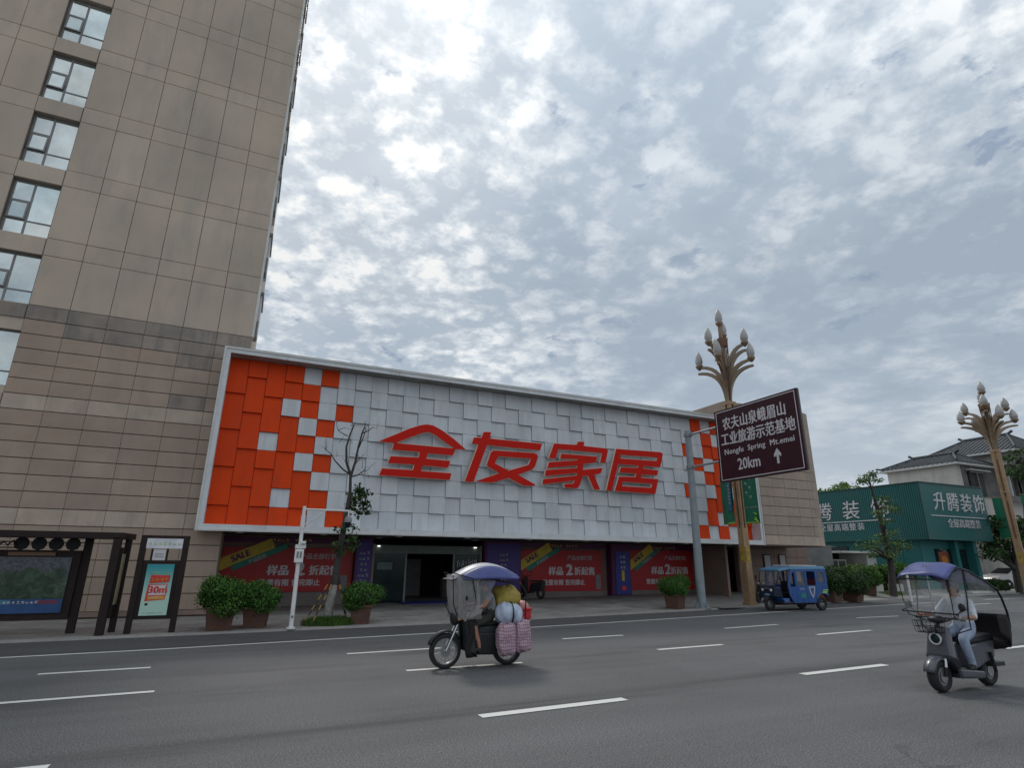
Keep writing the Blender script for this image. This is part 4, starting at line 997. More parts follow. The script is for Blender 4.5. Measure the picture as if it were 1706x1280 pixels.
text('lettering', 'Nongfu  Spring  Mt.emei', .30, (xs2, yc-.02, 5.96), 'print', bd, face=RX, off=.003, sx=1.02, space=1.06)
text('lettering', '20km', .60, (xs2, 15.45, 5.40), 'print', bd, face=RX, off=.006, sx=.80)
ar = MB().add([(xs2, 14.15-.0+d, z) for d, z in ((.05, 5.20), (-.05, 5.20), (-.05, 5.50), (-.15, 5.43), (-.15, 5.54), (0, 5.74), (.15, 5.54), (.15, 5.43), (.05, 5.50))], [tuple(range(9))])
link('arrow', ar.mesh('arrow', [M['print']]), bd)

set_back(sg)
# ------------------------------------------------------------ lotus street lamps
def make_lamp():
    t = thing('street_lamp', '', 'street lamp')
    b = MB(); H = 9.0
    def wdt(h): return .175 if h <= 0 else .150+.045*max(0, h-3.2)/(H-3.2)
    def ring(h): k = wdt(h); gk = k*.30; return [(-k, -k), (-gk, -k), (-gk, -k+.07), (gk, -k+.07), (gk, -k), (k, -k), (k, -gk), (k-.07, -gk), (k-.07, gk), (k, gk), (k, k), (gk, k), (gk, k-.07), (-gk, k-.07), (-gk, k), (-k, k), (-k, gk), (-k+.07, gk), (-k+.07, -gk), (-k, -gk)]
    def solid(h): k = wdt(h); return [(-k, -k), (k, -k), (k, k), (-k, k)]
    def loft(b_, r0, r1, h0, h1, mi=0):
        n = len(r0); b_.add([(x, y, h0) for x, y in r0]+[(x, y, h1) for x, y in r1], [tuple(range(n))[::-1], tuple(range(n, 2*n))]+[(i, (i+1) % n, n+(i+1) % n, n+i) for i in range(n)], mi)
    loft(b, solid(0), solid(3.2), 0, 3.2); loft(b, ring(3.2), ring(H), 3.2, H)
    b.box(-.21, .21, -.21, .21, 0, .10)
    b.build('shaft', 'gold', t)
    q = MB()
    for sx_, sy_ in ((0, -1), (-1, 0)):
        for z0, z1 in ((3.3, 5.6), (5.9, 8.8)):
            if sx_: q.box(sx_*.1-.02, sx_*.1+.0, -.03, .03, z0, z1)
            else: q.box(-.03, .03, sy_*.1-.02, sy_*.1, z0, z1)
    q.build('groove', 'golddark', t)
    pm = mat('plate_yellow', (.45, .30, .05), .5)
    for k in (0, 1):
        R_ = Matrix.Rotation(-pi/2*k, 4, 'Z'); q = MB().box(-.12, .12, -.185, -.165, 1.75, 2.40)
        me = q.mesh('access_plate', [pm]); me.transform(R_); pl = link('access_plate', me, t)
        q = MB().box(-.10, .10, -.188, -.1855, 1.80, 1.82).box(-.10, .10, -.188, -.1855, 2.33, 2.35).box(-.10, -.085, -.188, -.1855, 1.82, 2.33).box(.085, .10, -.188, -.1855, 1.82, 2.33).box(-.035, .0, -.188, -.1855, 1.98, 2.2).box(.0, .04, -.188, -.1855, 2.15, 2.2)
        me = q.mesh('plate_print', [M['golddark']]); me.transform(R_); link('plate_print', me, pl)
    MB().box(-.19, .19, -.19, .19, 6.15, 6.24).box(-.215, .215, -.215, .215, 8.85, 9.0).build('collar', 'gold', t)
    tiers = ((4, 9.0, 10.9, 1.22, .55, 2), (3, 9.1, 11.75, 1.0, 1.15, 2), (2, 9.1, 12.35, .16, .35, 1))
    for n, z0, z1, R0, ph, nb_ in tiers:
        for k in range(n):
            an = ph+2*pi*k/n; dx, dy = cos(an), sin(an); zt2 = z1+(.55 if (n == 2 and k == 1) else 0)
            ar_ = MB()
            for j2 in range(nb_):
                d0 = .24*j2; c_ = []
                for j in range(11):
                    u = j/10*pi/2; c_.append(Vector((.09+(R0*(1.0+.06*j2)-.09)*(1-cos(u))**1.25, z0-d0*.9+(zt2-z0-d0*.35+.02)*sin(u)**.85)))
                th_ = [.045+.050*sin(j/10*pi) for j in range(11)]; o1 = []; o2 = []
                for j in range(11):
                    tg = (c_[min(j+1, 10)]-c_[max(j-1, 0)]).normalized(); nn = Vector((-tg.y, tg.x)); o1.append(tuple(c_[j]+nn*th_[j])); o2.append(tuple(c_[j]-nn*th_[j]))
                ar_.plate([o1[::-1]+o2], lambda u, v_, w_, dx=dx, dy=dy: (dx*u-dy*(w_-.065), dy*u+dx*(w_-.065), v_), .13)
            A = ar_.build('lamp_arm', 'bronze', t); ex, ey = dx*R0, dy*R0
            link('cup', MB().lathe([(.05, zt2-.10), (.15, zt2+.02), (.19, zt2+.12), (.17, zt2+.15)], (ex, ey, 0), seg=12).mesh('cup', [M['bronze']]), A)
            link('bulb', MB().lathe([(.11, zt2+.13), (.17, zt2+.25), (.185, zt2+.38), (.15, zt2+.58), (.08, zt2+.76), (.008, zt2+.88)], (ex, ey, 0), seg=14).mesh('bulb', [M['lampglass']]), A)
    d2 = MB()
    for k in range(8): t_ = 2*pi*k/8; d2.tube([(.12*cos(t_), .12*sin(t_), 9.0), (.20*cos(t_), .20*sin(t_), 11.3), (.24*cos(t_+.4), .24*sin(t_+.4), 12.2)], .024, 5)
    d2.lathe([(.21, 11.8), (.26, 12.15), (.26, 12.22)], seg=12).build('centre_drum', 'golddark', t)
    return t
la = make_lamp(); la.location = (21.3, 20.62, .05); la.scale = (1.057,)*3; la['label'] = 'golden lotus street lamp directly behind the brown road sign'; la['group'] = 'golden lotus street lamps'
lb = copy_tree(la); lb.location = (47.9, 22.3, .15); lb.scale = (1.35, 1.35, 1.06); lb['label'] = 'golden lotus street lamp at the right edge in front of the tiled roof house'; lb.rotation_euler = (0, 0, .35)
def flag(name, lab, x, y0, y1, z0, z1, kind):
    t = thing(name, lab, 'banner', (x, (y0+y1)/2, z0), group='green banners hung on the lamp posts', world=True)
    cl = MB()
    n = 6
    for i in range(n):
        a, c = y0+(y1-y0)*i/n, y0+(y1-y0)*(i+1)/n; w0 = .03*sin(i*1.3); w1 = .03*sin((i+1)*1.3)
        cl.hexa([(x+w0-.006, a, z0), (x+w1-.006, c, z0), (x+w1+.006, c, z0), (x+w0+.006, a, z0), (x+w0-.006, a, z1), (x+w1-.006, c, z1), (x+w1+.006, c, z1), (x+w0+.006, a, z1)])
    c_ = cl.build('cloth', 'bannergreen', t)
    MB().tube([(x, y0-.05, z1), (x, y1+.05, z1)], .02, 6).tube([(x, y0-.05, z0), (x, y1+.05, z0)], .015, 6).build('rod', 'gold', t)
    xx = x-.05; ym = (y0+y1)/2
    if kind == 0:
        for i, ch in enumerate('工业山泉旅游'[:5]): text('lettering', ch, .17, (xx, ym+.02+(.13 if i % 2 else -.1), z1-.30-i*.21), 'print', c_, face=RX)
        text('lettering', '2024 文明城市创建', .075, (xx, ym, z0+.72), 'print', c_, face=RX)
        q = MB().tube([(xx, y0+.08, z0+.05), (xx, y0+.20, z0+.18), (xx, y0+.14, z0+.32), (xx, y0+.30, z0+.10)], [.03, .05, .03, .01], 5).tube([(xx, y0+.12, z0+.38), (xx, y0+.28, z0+.48)], [.04, .01], 5).tube([(xx, y0+.04, z0+.02), (xx, y1-.1, z0+.04)], .025, 5)
        link('leaf_print', q.mesh('leaf_print', [M['lime']]), c_)
    elif kind == 1:
        link('blue_panel', MB().box(xx, xx+.012, y0+.06, y0+.30, z0+.6, z1-.05).mesh('blue_panel', [mat('flag_blue', (.03, .12, .22), .5)]), c_)
        for i, ch in enumerate('美丽家园共建共享'): text('lettering', ch, .17, (xx-.01, y0+.19, z1-.18-i*.165), 'printgrey', c_, face=RX)
        link('leaf_print', MB().tube([(xx, y0+.0, z0+.05), (xx, y1-.3, z0+.03)], [.05, .01], 5).mesh('leaf_print', [M['lime']]), c_)
    return t
flag('lamp_banner', 'green banner on the near side of the lamp post behind the road sign', 21.25, 19.48, 20.33, 3.61, 5.92, 0)
flag('lamp_banner', 'green and blue banner on the shop side of the lamp post behind the road sign', 21.25, 20.95, 21.72, 3.64, 5.92, 1)
flag('lamp_banner', 'green banner on the left side of the lamp post at the right edge', 47.9, 22.25, 23.2, 3.6, 6.4, 1)
flag('lamp_banner', 'green banner on the near side of the lamp post at the right edge', 47.9, 20.6, 21.5, 3.8, 6.5, 0)

# ------------------------------------------------------------ green decoration shop
gs = thing('decoration_shop', 'dark green corner shop with ribbed fascia and white Chinese lettering', 'building', (45, 24.2, 0), world=True)
X0, X1, Y0, Y1, Z0, Z1 = 41.5, 49.0, 24.2, 33.5, 3.46, 7.28
MB().box(X0+.12, X1, Y0+.12, Y1, Z0+.02, Z1-.05).build('fascia_core', 'dark', gs)
nrib = 62; dl = (Y1-Y0)/nrib
for i in range(nrib):
    MB().box(X0, X0+.115, Y0+.06+dl*i, Y0+.06+dl*(i+1)-.035, Z0, Z1).build('fascia_rib', 'greenwall', gs)
b = MB().box(X0+.0, X1, Y0+.0, Y0+.05, Z0, Z1).build('front_fascia', 'greenwall', gs)
MB().box(X0-.05, X1+.05, Y0-.06, Y0-.001, Z1-.06, Z1+.03).box(X0-.05, X0-.001, Y0, Y1, Z1-.06, Z1+.03).box(X0-.03, X0+.03, Y0-.03, Y0+.055, Z0, Z1-.07).build('fascia_trim', mat('fascia_edge', (.006, .045, .045), .5), gs)
MB().box(X1+.0, X1+.9, Y0+.8, Y0+2, 5.0, 6.6).build('side_sign', 'greenwall', gs)
text('lettering', '升腾装饰', 1.38, ((X0+X1)/2+.45, Y0-.03, 5.95), 'print', b, ext=.03, off=-.016, space=1.24, shear=.12)
text('lettering', '全屋高端整装', .64, ((X0+X1)/2+.6, Y0-.03, 4.55), 'print', b, ext=.02, off=-.004)
link('rule_line', MB().box(X0+.75, X1-.4, Y0-.04, Y0-.005, 5.03, 5.09).mesh('rule_line', [M['print']]), b)
q = thing('side_lettering', '', ''); COL.objects.unlink(q); bpy.data.objects.remove(q)
for ch, y_ in zip('腾装饰', (31.7, 29.4, 27.15)): text('side_lettering', ch, 1.45, (X0-.03, y_, 5.62), 'print', gs, face=RX, ext=.03, off=-.014, shear=.12)
for ch, y_ in zip('全屋高端整装', (31.9, 31.28, 30.66, 30.03, 29.4, 28.75)): text('side_lettering', ch, .58, (X0-.03, y_, 4.46), 'print', gs, face=RX, ext=.02, off=-.004)
MB().box(X0-.05, X0-.005, 26.35, 33.2, 4.86, 4.92).build('side_rule_line', 'print', gs)
MB().box(X0+.5, X1-1.7, Y0+.9, Y1, .0, Z0).build('ground_floor_wall', 'greenlow', gs)
for i in range(7):
    MB().box(X0+.48, X0+.5, Y0+1.0+i*1.2, Y0+2.15+i*1.2, .3, Z0-.1).build('wall_sheet', 'greenlow', gs)
dr = MB().box(X0+1.9, X0+3.6, Y0+.82, Y0+.9, .2, 2.9).build('shop_window', 'darkglass', gs)
link('red_poster', MB().box(X0+2.1, X0+3.2, Y0+.80, Y0+.815, 1.4, 2.7).mesh('red_poster', [mat('poster_rust', (.22, .05, .03), .5)]), dr)
text('lettering', '隐', .62, (X0+2.65, Y0+.78, 2.1), 'posteryellow', dr, off=.003)
MB().box(X0+4.1, X0+5.35, Y0+.82, Y0+.9, .2, 2.9).build('shop_window', 'darkglass', gs)
MB().box(X0+3.65, X0+4.0, Y0+.5, Y0+.88, .0, Z0).build('pier', 'greenlow', gs); MB().box(X0+5.4, X0+5.8, Y0+.3, Y0+.88, .0, Z0).build('pier', 'greenlow', gs)
MB().box(X0+.40, X0+.5, Y0+6.2, Y0+8.4, 2.55, 3.1).build('side_window', 'darkglass', gs)

# ------------------------------------------------------------ white house with tiled roofs
hs = thing('tiled_roof_house', 'white walled house with dark grey Chinese tiled roofs, behind the green shop', 'building', (58, 27, 0), world=True)
MB().box(52.2, 74, 27.3, 32.9, 0, 9.8).build('wall', 'plaster', hs)
MB().box(52.9, 74, 27.24, 27.3, 7.2, 9.78).build('stained_wall', 'concrete', hs)
MB().box(57.2, 63.6, 25.9, 31.6, 9.9, 10.95).build('upper_wall', 'plaster', hs)
def roof(nm, x0, x1, y0, y1, z0, zr, over=.5, ridge_in=2.2, rib=.36, swap=False):
    """hipped tiled roof: eaves rectangle, ridge along X (or Y when swapped); every tile course a raised rib"""
    x0 -= over; x1 += over; y0 -= over; y1 += over
    if swap: x0, x1, y0, y1 = y0, y1, x0, x1
    ym = (y0+y1)/2
    def V(x, y, z): return Vector((y, x, z)) if swap else Vector((x, y, z))
    rA, rB = V(x0+ridge_in, ym, zr), V(x1-ridge_in, ym, zr)
    A, B, C, D_ = V(x0, y0, z0), V(x1, y0, z0), V(x1, y1, z0), V(x0, y1, z0)
    b = MB(); th = Vector((0, 0, -.16)); fs = [(0, 1, 5, 4), (1, 2, 5), (2, 3, 4, 5), (3, 0, 4)]
    b.add([A, B, C, D_, rA, rB], [f[::-1] for f in fs] if swap else fs, 0)
    b.add([A+th, B+th, C+th, D_+th, A, B, C, D_], [(3, 2, 1, 0), (0, 1, 5, 4), (1, 2, 6, 5), (2, 3, 7, 6), (3, 0, 4, 7)], 1)
    o = b.build(nm, ['tile', 'trimwhite'], hs); rb = MB(); n = int((x1-x0)/rib)
    for i in range(1, n):
        x = x0+(x1-x0)*i/n; u = min(1, (x-x0)/ridge_in, (x1-x)/ridge_in)
        for ya in (y0, y1): rb.tube([V(x, ya+(-.03 if ya == y0 else .03), z0+.03), V(x, ya+(ym-ya)*u, z0+(zr-z0)*u+.03)], .055, 5)
    n = int((y1-y0)/rib)
    for i in range(1, n):
        y_ = y0+(y1-y0)*i/n; u = 1-abs(y_-ym)/(ym-y0)
        for xa, sg_ in ((x0, 1), (x1, -1)): rb.tube([V(xa-.03*sg_, y_, z0+.03), V(xa+sg_*ridge_in*u, y_, z0+(zr-z0)*u+.03)], .055, 5)
    q = link('tile_ribs', rb.mesh('tile_ribs', [M['tile']]), o); q['kind'] = 'stuff'
    up = Vector((0, 0, 1)); d = (rB-rA).normalized()
    link('ridge', MB().tube([rA-d*.45+up*.32, rA-d*.1+up*.10, rB+d*.1+up*.10, rB+d*.45+up*.32], .12, 6).mesh('ridge', [M['tile']]), o)
    for c, e in ((A, rA), (D_, rA), (B, rB), (C, rB)):
        w_ = (c-e).normalized(); link('hip_ridge', MB().tube([c+w_*.25+up*.28, c-w_*.2+up*.10, e+up*.08], .085, 6).mesh('hip_ridge', [M['tile']]), o)
    return o
roof('lower_roof', 52.2, 57.0, 27.3, 32.9, 9.85, 10.95, .42, 1.6, swap=True)
roof('upper_roof', 57.0, 64.0, 25.4, 32.0, 11.0, 12.9, .6, 2.2, swap=True)
roof('porch_roof', 58.5, 72, 25.6, 28.4, 9.9, 10.9, .4, 1.6)
for x0, x1 in ((53.6, 55.4), (58.6, 60.3), (61.0, 63.2), (64.2, 66.4)):
    f_ = MB().box(x0-.08, x1+.08, 27.10, 27.236, 7.3, 9.2).build('window', 'dark', hs)
    link('frame', MB().box(x0-.1, x1+.1, 26.98, 27.02, 9.12, 9.22).box((x0+x1)/2-.04, (x0+x1)/2+.04, 26.98, 27.018, 7.3, 9.12).mesh('frame', [M['winframe']]), f_)
MB().box(53.2, 56.2, 26.8, 27.12, 9.28, 9.36).build('window_hood', 'trimwhite', hs)
for x in (58.2, 60.6, 63.6): MB().box(x, x+.22, 26.6, 26.85, 7.0, 9.9).build('column', 'wood' if x > 60 else 'trimwhite', hs)
MB().box(57, 74, 26.5, 26.6, 6.9, 7.4).build('balcony_rail', 'concrete', hs)
MB().box(52.2, 74, 24.6, 27.1, 5.0, 5.2).build('canopy_slab', 'concrete', hs)

# ------------------------------------------------------------ kiosk shed
kk = thing('steel_shed', 'small white steel shed with a lean-to roof, between the stone block and the green shop', 'shed', (36, 29, 0), world=True)
kY = 27.6
a = atY(1390, 927, kY); c = atY(1452, 925, kY)
xa, xb = a.x, c.x; zt_ = 3.0
MB().box(xa-.4, xb, kY-.9, kY+2.6, 2.55, 2.68).build('roof', 'trimwhite', kk)
MB().box(xb-1.0, xb-.02, kY-.3, kY+2.5, .15, 2.55).build('wall', 'steel', kk)
MB().box(xa, xb-1.0, kY+1.8, kY+1.9, .15, 2.55).build('back_wall', 'dark', kk)
dd = MB().box(xa+.02, xa+1.5, kY+.40, kY+.45, .2, 2.0).build('glass_door', 'darkglass', kk)
for x in (xa, xa+.73, xa+1.48): link('door_frame', MB().box(x, x+.07, kY+.35, kY+.395, .15, 2.05).mesh('door_frame', [M['trimwhite']]), dd)
link('door_frame', MB().box(xa, xa+1.55, kY+.33, kY+.38, 2.05, 2.13).mesh('door_frame', [M['trimwhite']]), dd)
link('door_sticker', MB().blob((xa+1.1, kY+.36, 1.1), (.22, .01, .26), 10, 6).mesh('door_sticker', [M['printgrey']]), dd)
MB().box(xa+1.9, xa+2.6, kY+.4, kY+1.0, 1.1, 1.6).box(xa+1.8, xa+2.2, kY+.3, kY+.4, 1.1, 1.35).build('stored_box', 'printgrey', kk)

o = MB().box(31.45, 35.6, 27.0, 27.2, .1, 3.0).build('dark_gate_wall', 'soffit'); tag(o, 'dark wall in the gap between the stone block and the steel shed', 'wall')
# ------------------------------------------------------------ trees on the right
def tree(name, label, base, pts_t, radii, clumps, leafm, size, seed, grp=None, barkm='bark', limbs=()):
    t = thing(name, label, 'tree', base, world=True, group=grp); rnd = random.Random(seed)
    b = MB().tube(pts_t, radii, 9)
    b.build('trunk', barkm, t)
    lb_ = MB(); P_ = []
    for (c, r, n) in clumps:
        c = Vector(c)
        k = min(range(len(pts_t)), key=lambda i: (Vector(pts_t[i])-c).length + (3 if pts_t[i][2] > c.z else 0))
        lb_.tube([pts_t[k], (Vector(pts_t[k])+c)/2+Vector((0, 0, .1)), c], [radii[k]*.5, radii[k]*.35, .012], 5)
        for _ in range(n):
            d = Vector((rnd.gauss(0, 1), rnd.gauss(0, 1), rnd.gauss(0, 1))).normalized()*(rnd.random()**.45)
            P_.append((c+Vector((d.x*r[0], d.y*r[1], d.z*r[2])), d+Vector((0, 0, .6))))
    lb_.build('limbs', barkm, t); leaves(P_, size, rnd, jit=.7).build('crown', leafm, t); return t
ty = 22.5
def Q(px, py, dy=0): return tuple(atY(px, py, ty+dy))
cl = []
rnd = random.Random(31)
for px, py, r in ((1442, 797, .45), (1452, 790, .35), (1436, 803, .35), (1460, 800, .35), (1470, 832, .5), (1478, 845, .5), (1465, 855, .4), (1490, 850, .4), (1475, 868, .45), (1485, 888, .5), (1468, 895, .5), (1450, 905, .6), (1440, 912, .5), (1495, 905, .6), (1480, 912, .6), (1462, 918, .6), (1505, 912, .4), (1488, 925, .5), (1455, 925, .4)):
    cl.append((Q(px, py, rnd.uniform(-.7, .7)), (r*1.25, r*1.25, r*.55), 95))
tree('street_conifer', 'sparse layered conifer in front of the green shop side wall', Q(1489, 993), [Q(1489, 994), Q(1486, 965), Q(1484, 935), Q(1474, 895), Q(1462, 850), Q(1452, 815), Q(1447, 795)], [.22, .19, .17, .12, .09, .06, .03], cl, 'leafsoft', .12, 8, limbs=())
cl = []
for _ in range(34):
    px = rnd.uniform(1642, 1725); py = rnd.uniform(862, 928); cl.append((tuple(atY(px, py, 24+rnd.uniform(-1, 1.5))), (.8, .8, .4), 90))
tree('street_tree', 'dark leafy street tree at the right edge beside the parked white cars', tuple(atY(1700, 990, 23.5)), [tuple(atY(1700, 992, 23.5)), tuple(atY(1692, 950, 23.5)), tuple(atY(1690, 900, 23.5)), tuple(atY(1680, 860, 23.5))], [.26, .22, .15, .06], cl, 'leafdark', .22, 9)
cl = []
for _ in range(16):
    px = rnd.uniform(1668, 1730); py = rnd.uniform(745, 800); cl.append((tuple(atY(px, py, 24.3+rnd.uniform(-1, 1))), (.75, .75, .28), 55))
cl = [c for c in cl if c[0][0] > 0]
tree('street_tree', 'layered dark tree top behind the right lamp post, in front of the tiled house', tuple(atY(1722, 992, 24.3)), [tuple(atY(1722, 990, 24.3)), tuple(atY(1712, 900, 24.3)), tuple(atY(1705, 800, 24.3)), tuple(atY(1700, 750, 24.3))], [.2, .16, .1, .04], cl, 'leafdark', .22, 10)
# distant trees between the stone block and the green shop
for i, (px, py, r) in enumerate(((1388, 812, 2.0), (1405, 806, 1.7), (1372, 815, 1.8), (1420, 818, 1.3))):
    c = atY(px, py, 48+i*2); cl = [((c.x+rnd.uniform(-r, r), c.y+rnd.uniform(-r, r), c.z-1.2+rnd.uniform(-r*.9, r*.45)), (r*.5, r*.5, r*.4), 80) for _ in range(20)]
    tree('background_tree', ['round green tree top above the left end of the green fascia', 'tallest green tree top behind the green shop sign', 'green tree top half hidden by the stone block', 'low green tree top right of the others behind the green shop'][i], (c.x, c.y, .1), [(c.x, c.y, .1), (c.x, c.y, c.z-1)], [.3, .15], cl, 'leaflight', .34, 40+i, 'trees beyond the green shop')
# clipped hedge and yucca-like plants
def mass(name, label, cat, c, r, n, m, size, seed):
    rnd = random.Random(seed); lv = leaves([(Vector(c)+p, d) for p, d in bush_pts(rnd, r, n, 14)], size, rnd, jit=.6)
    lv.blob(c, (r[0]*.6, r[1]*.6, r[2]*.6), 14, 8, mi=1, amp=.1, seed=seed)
    o = lv.build(name, [m, 'bushcore']); tag(o, label, cat); return o
mass('rounded_bush', 'low rounded bush in front of the nearer white car', 'bush', tuple(atY(1664, 978, 23.9)), (1.0, .5, .42), 4200, 'leafdark', .13, 51)
mass('rounded_bush', 'bright green bush beside the white car behind the scooter', 'bush', tuple(atY(1655, 964, 27.5)), (.7, .7, .36), 2600, 'leaf', .13, 52)
mass('rounded_bush', 'dark bush at the right edge under the street tree', 'bush', tuple(atY(1640, 978, 24.2)), (1.1, .8, .5), 2400, 'leafdark', .12, 54)
hedge = leaves([(Vector((rnd.uniform(34.5, 41.2), 25.4+rnd.uniform(-.3, .3)+0*_, rnd.uniform(.3, 1.72+.12*sin(_*.01)))), Vector((0, -.5, 1))) for _ in range(6500)], .14, rnd, jit=.7)
hedge.box(34.6, 41.1, 25.25, 25.55, .15, 1.5); tag(hedge.build('hedge', 'leaflight'), 'trimmed yellow-green hedge along the foot of the green wall', 'hedge')
yc_ = MB()
for k in range(60):
    a_ = rnd.uniform(0, 2*pi); l = rnd.uniform(.5, .9); e = rnd.uniform(.3, 1.2); c0 = Vector((36.4, 24.7, .3)); d = Vector((cos(a_)*cos(e), sin(a_)*cos(e), sin(e)))
    s_ = d.cross(Vector((0, 0, 1))).normalized()*.03
    p1 = c0+d*l*.6; p2 = c0+d*l+Vector((0, 0, -.12)); yc_.add([c0-s_, c0+s_, p1+s_*1.2, p1-s_*1.2, p2], [(0, 1, 2, 3), (3, 2, 4)])
tag(yc_.build('yucca', 'leaflight'), 'spiky yellow-green yucca behind the conifer trunk', 'plant')
for x, lab in ((35.3, 'white stone block left of the conifer trunk'), (37.2, 'white stone block right of the conifer trunk')):
    o = MB().box(x-.45, x+.45, 24.0, 24.4, .2, .68).build('stone_block', 'beige', bevel=.02); tag(o, lab, 'stone block', 'white stone blocks by the conifer')
o = MB().tube([gnd(1519, 1003), gnd(1519, 1003)+Vector((0, 0, 1.65))], .055, 10)
o = o.build('bollard_post', 'polewhite'); tag(o, 'slim white post on the kerb behind the scooter canopy', 'post')
tagS(MB().box(44, 75, 23.6, 24.15, .05, .20).box(49.6, 75, 24.15, 27.2, .05, .21).build('forecourt', 'beige'))
cover = MB().box(-.42, .42, -.28, .28, 0, .012); cover.box(-.36, .36, -.22, .22, .0121, .016, 1)
p = gnd(1207, 1014); oc = cover.build('drain_cover', ['black', 'greybox']); oc.location = (p.x+.35, p.y+.1, pz(p.x+.35, p.y+.5)+.004); oc.scale = (1.5, 1, 1); tag(oc, 'dark drain cover in the pavement right of the grey sign pole', 'drain cover')

# ------------------------------------------------------------ cars on the right
def make_car(label, loc, rz, grp='white cars parked by the green shop'):
    t = thing('parked_car', label, 'car', loc, rz, grp)
    prof = [(-2.15, .35), (-2.2, .75), (-2.05, 1.0), (-1.55, 1.06), (-.85, 1.42), (.35, 1.47), (1.15, 1.02), (1.95, .90), (2.2, .70), (2.2, .35)]
    b = MB(); n = len(prof)
    secs = [(-.86, .93), (-.88, 1.0), (.88, 1.0), (.86, .93)]
    vs = []
    for y, s_ in ((-.84, 0), (.84, 0)):
        for x, z in prof: vs.append((x, y*(1 - max(0, z-1.0)*.45), z))
    b.add(vs, [tuple(range(n)), tuple(range(n, 2*n))[::-1]]+[(i, n+i, n+(i+1) % n, (i+1) % n) for i in range(n)])
    b.build('body', 'carwhite', t, bevel=.04)
    g_ = MB()
    for s_ in (-1, 1):
        g_.add([(x, s_*(.845*(1-max(0, z-1.0)*.45)+.004), z) for x, z in ((-1.35, 1.08), (-.8, 1.37), (.3, 1.41), (.95, 1.06))], [(0, 1, 2, 3) if s_ > 0 else (3, 2, 1, 0)])
    g_.add([(1.12, -.72, 1.06), (1.12, .72, 1.06), (.42, .62, 1.45), (.42, -.62, 1.45)], [(0, 1, 2, 3)]); g_.add([(-1.5, -.7, 1.11), (-1.5, .7, 1.11), (-.9, .62, 1.42), (-.9, -.62, 1.42)], [(3, 2, 1, 0)])
    g_.build('windows', 'carglass', t)
    for x in (-1.35, 1.38):
        for y in (-.82, .82):
            w_ = MB().lathe([(.20, -.1), (.31, -.1), (.33, -.06), (.33, .06), (.31, .1), (.20, .1)], (x, y, .33), 'y', 20).build('wheel', 'rubber', t)
            link('rim', MB().lathe([(.02, -.105), (.20, -.09), (.20, .09), (.02, .105)], (x, y, .33), 'y', 16).mesh('rim', [M['chrome']]), w_)
    for y in (-.62, .62):
        MB().blob((2.14, y, .72), (.10, .17, .07), 10, 6).build('headlight', 'lampglass', t)
        MB().blob((-2.17, y, .85), (.06, .16, .07), 10, 6).build('tail_light', 'posterred', t)
    return t
c1 = make_car('nearer white car with a dark rear window, at the right edge under the tree', (tuple(atY(1690, 975, 25.4)[:2])+(.21,)), 2.85)
c2 = copy_tree(c1); p = atY(1652, 955, 29.5); c2.location = (p.x, p.y, .21); c2.rotation_euler = (0, 0, 2.6); c2['label'] = 'farther white car half hidden behind the bright green bush'

# ------------------------------------------------------------ people
def skin_body(name, J, E, R, parent, zones, sub=2):
    """J joints, E bones, R radii; zones(face centre) -> material index by nearest bone"""
    names = list(J); me = bpy.data.meshes.new(name); me.from_pydata([J[k] for k in names], [(names.index(a), names.index(b)) for a, b in E], [])
    o = bpy.data.objects.new(name, me); COL.objects.link(o)
    md = o.modifiers.new('skin', 'SKIN'); sk = me.skin_vertices[0].data if len(me.skin_vertices) else None
    if sk is None:
        bpy.context.view_layer.objects.active = o; me.attributes
    for i, k in enumerate(names): sk[i].radius = R[k] if hasattr(R[k], '__len__') else (R[k], R[k])
    sk[0].use_root = True
    s_ = o.modifiers.new('sub', 'SUBSURF'); s_.levels = sub; s_.render_levels = sub
    bpy.context.view_layer.update(); dg = bpy.context.evaluated_depsgraph_get()
    m2 = bpy.data.meshes.new_from_object(o.evaluated_get(dg)); bpy.data.objects.remove(o)
    mats_, bone = zones
    m2.materials.clear()
    for m_ in mats_: m2.materials.append(M[m_])
    seg = [(Vector(J[a]), Vector(J[b]), bone(a, b)) for a, b in E]
    for p in m2.polygons:
        best = None
        for a, b, z in seg:
            ab = b-a; u = max(0, min(1, (p.center-a).dot(ab)/max(1e-9, ab.length_squared))); d = (a+ab*u-p.center).length
            if best is None or d < best[0]: best = (d, z, u)
        z = best[1]; p.material_index = z(best[2]) if callable(z) else z; p.use_smooth = True
    return link(name, m2, parent)
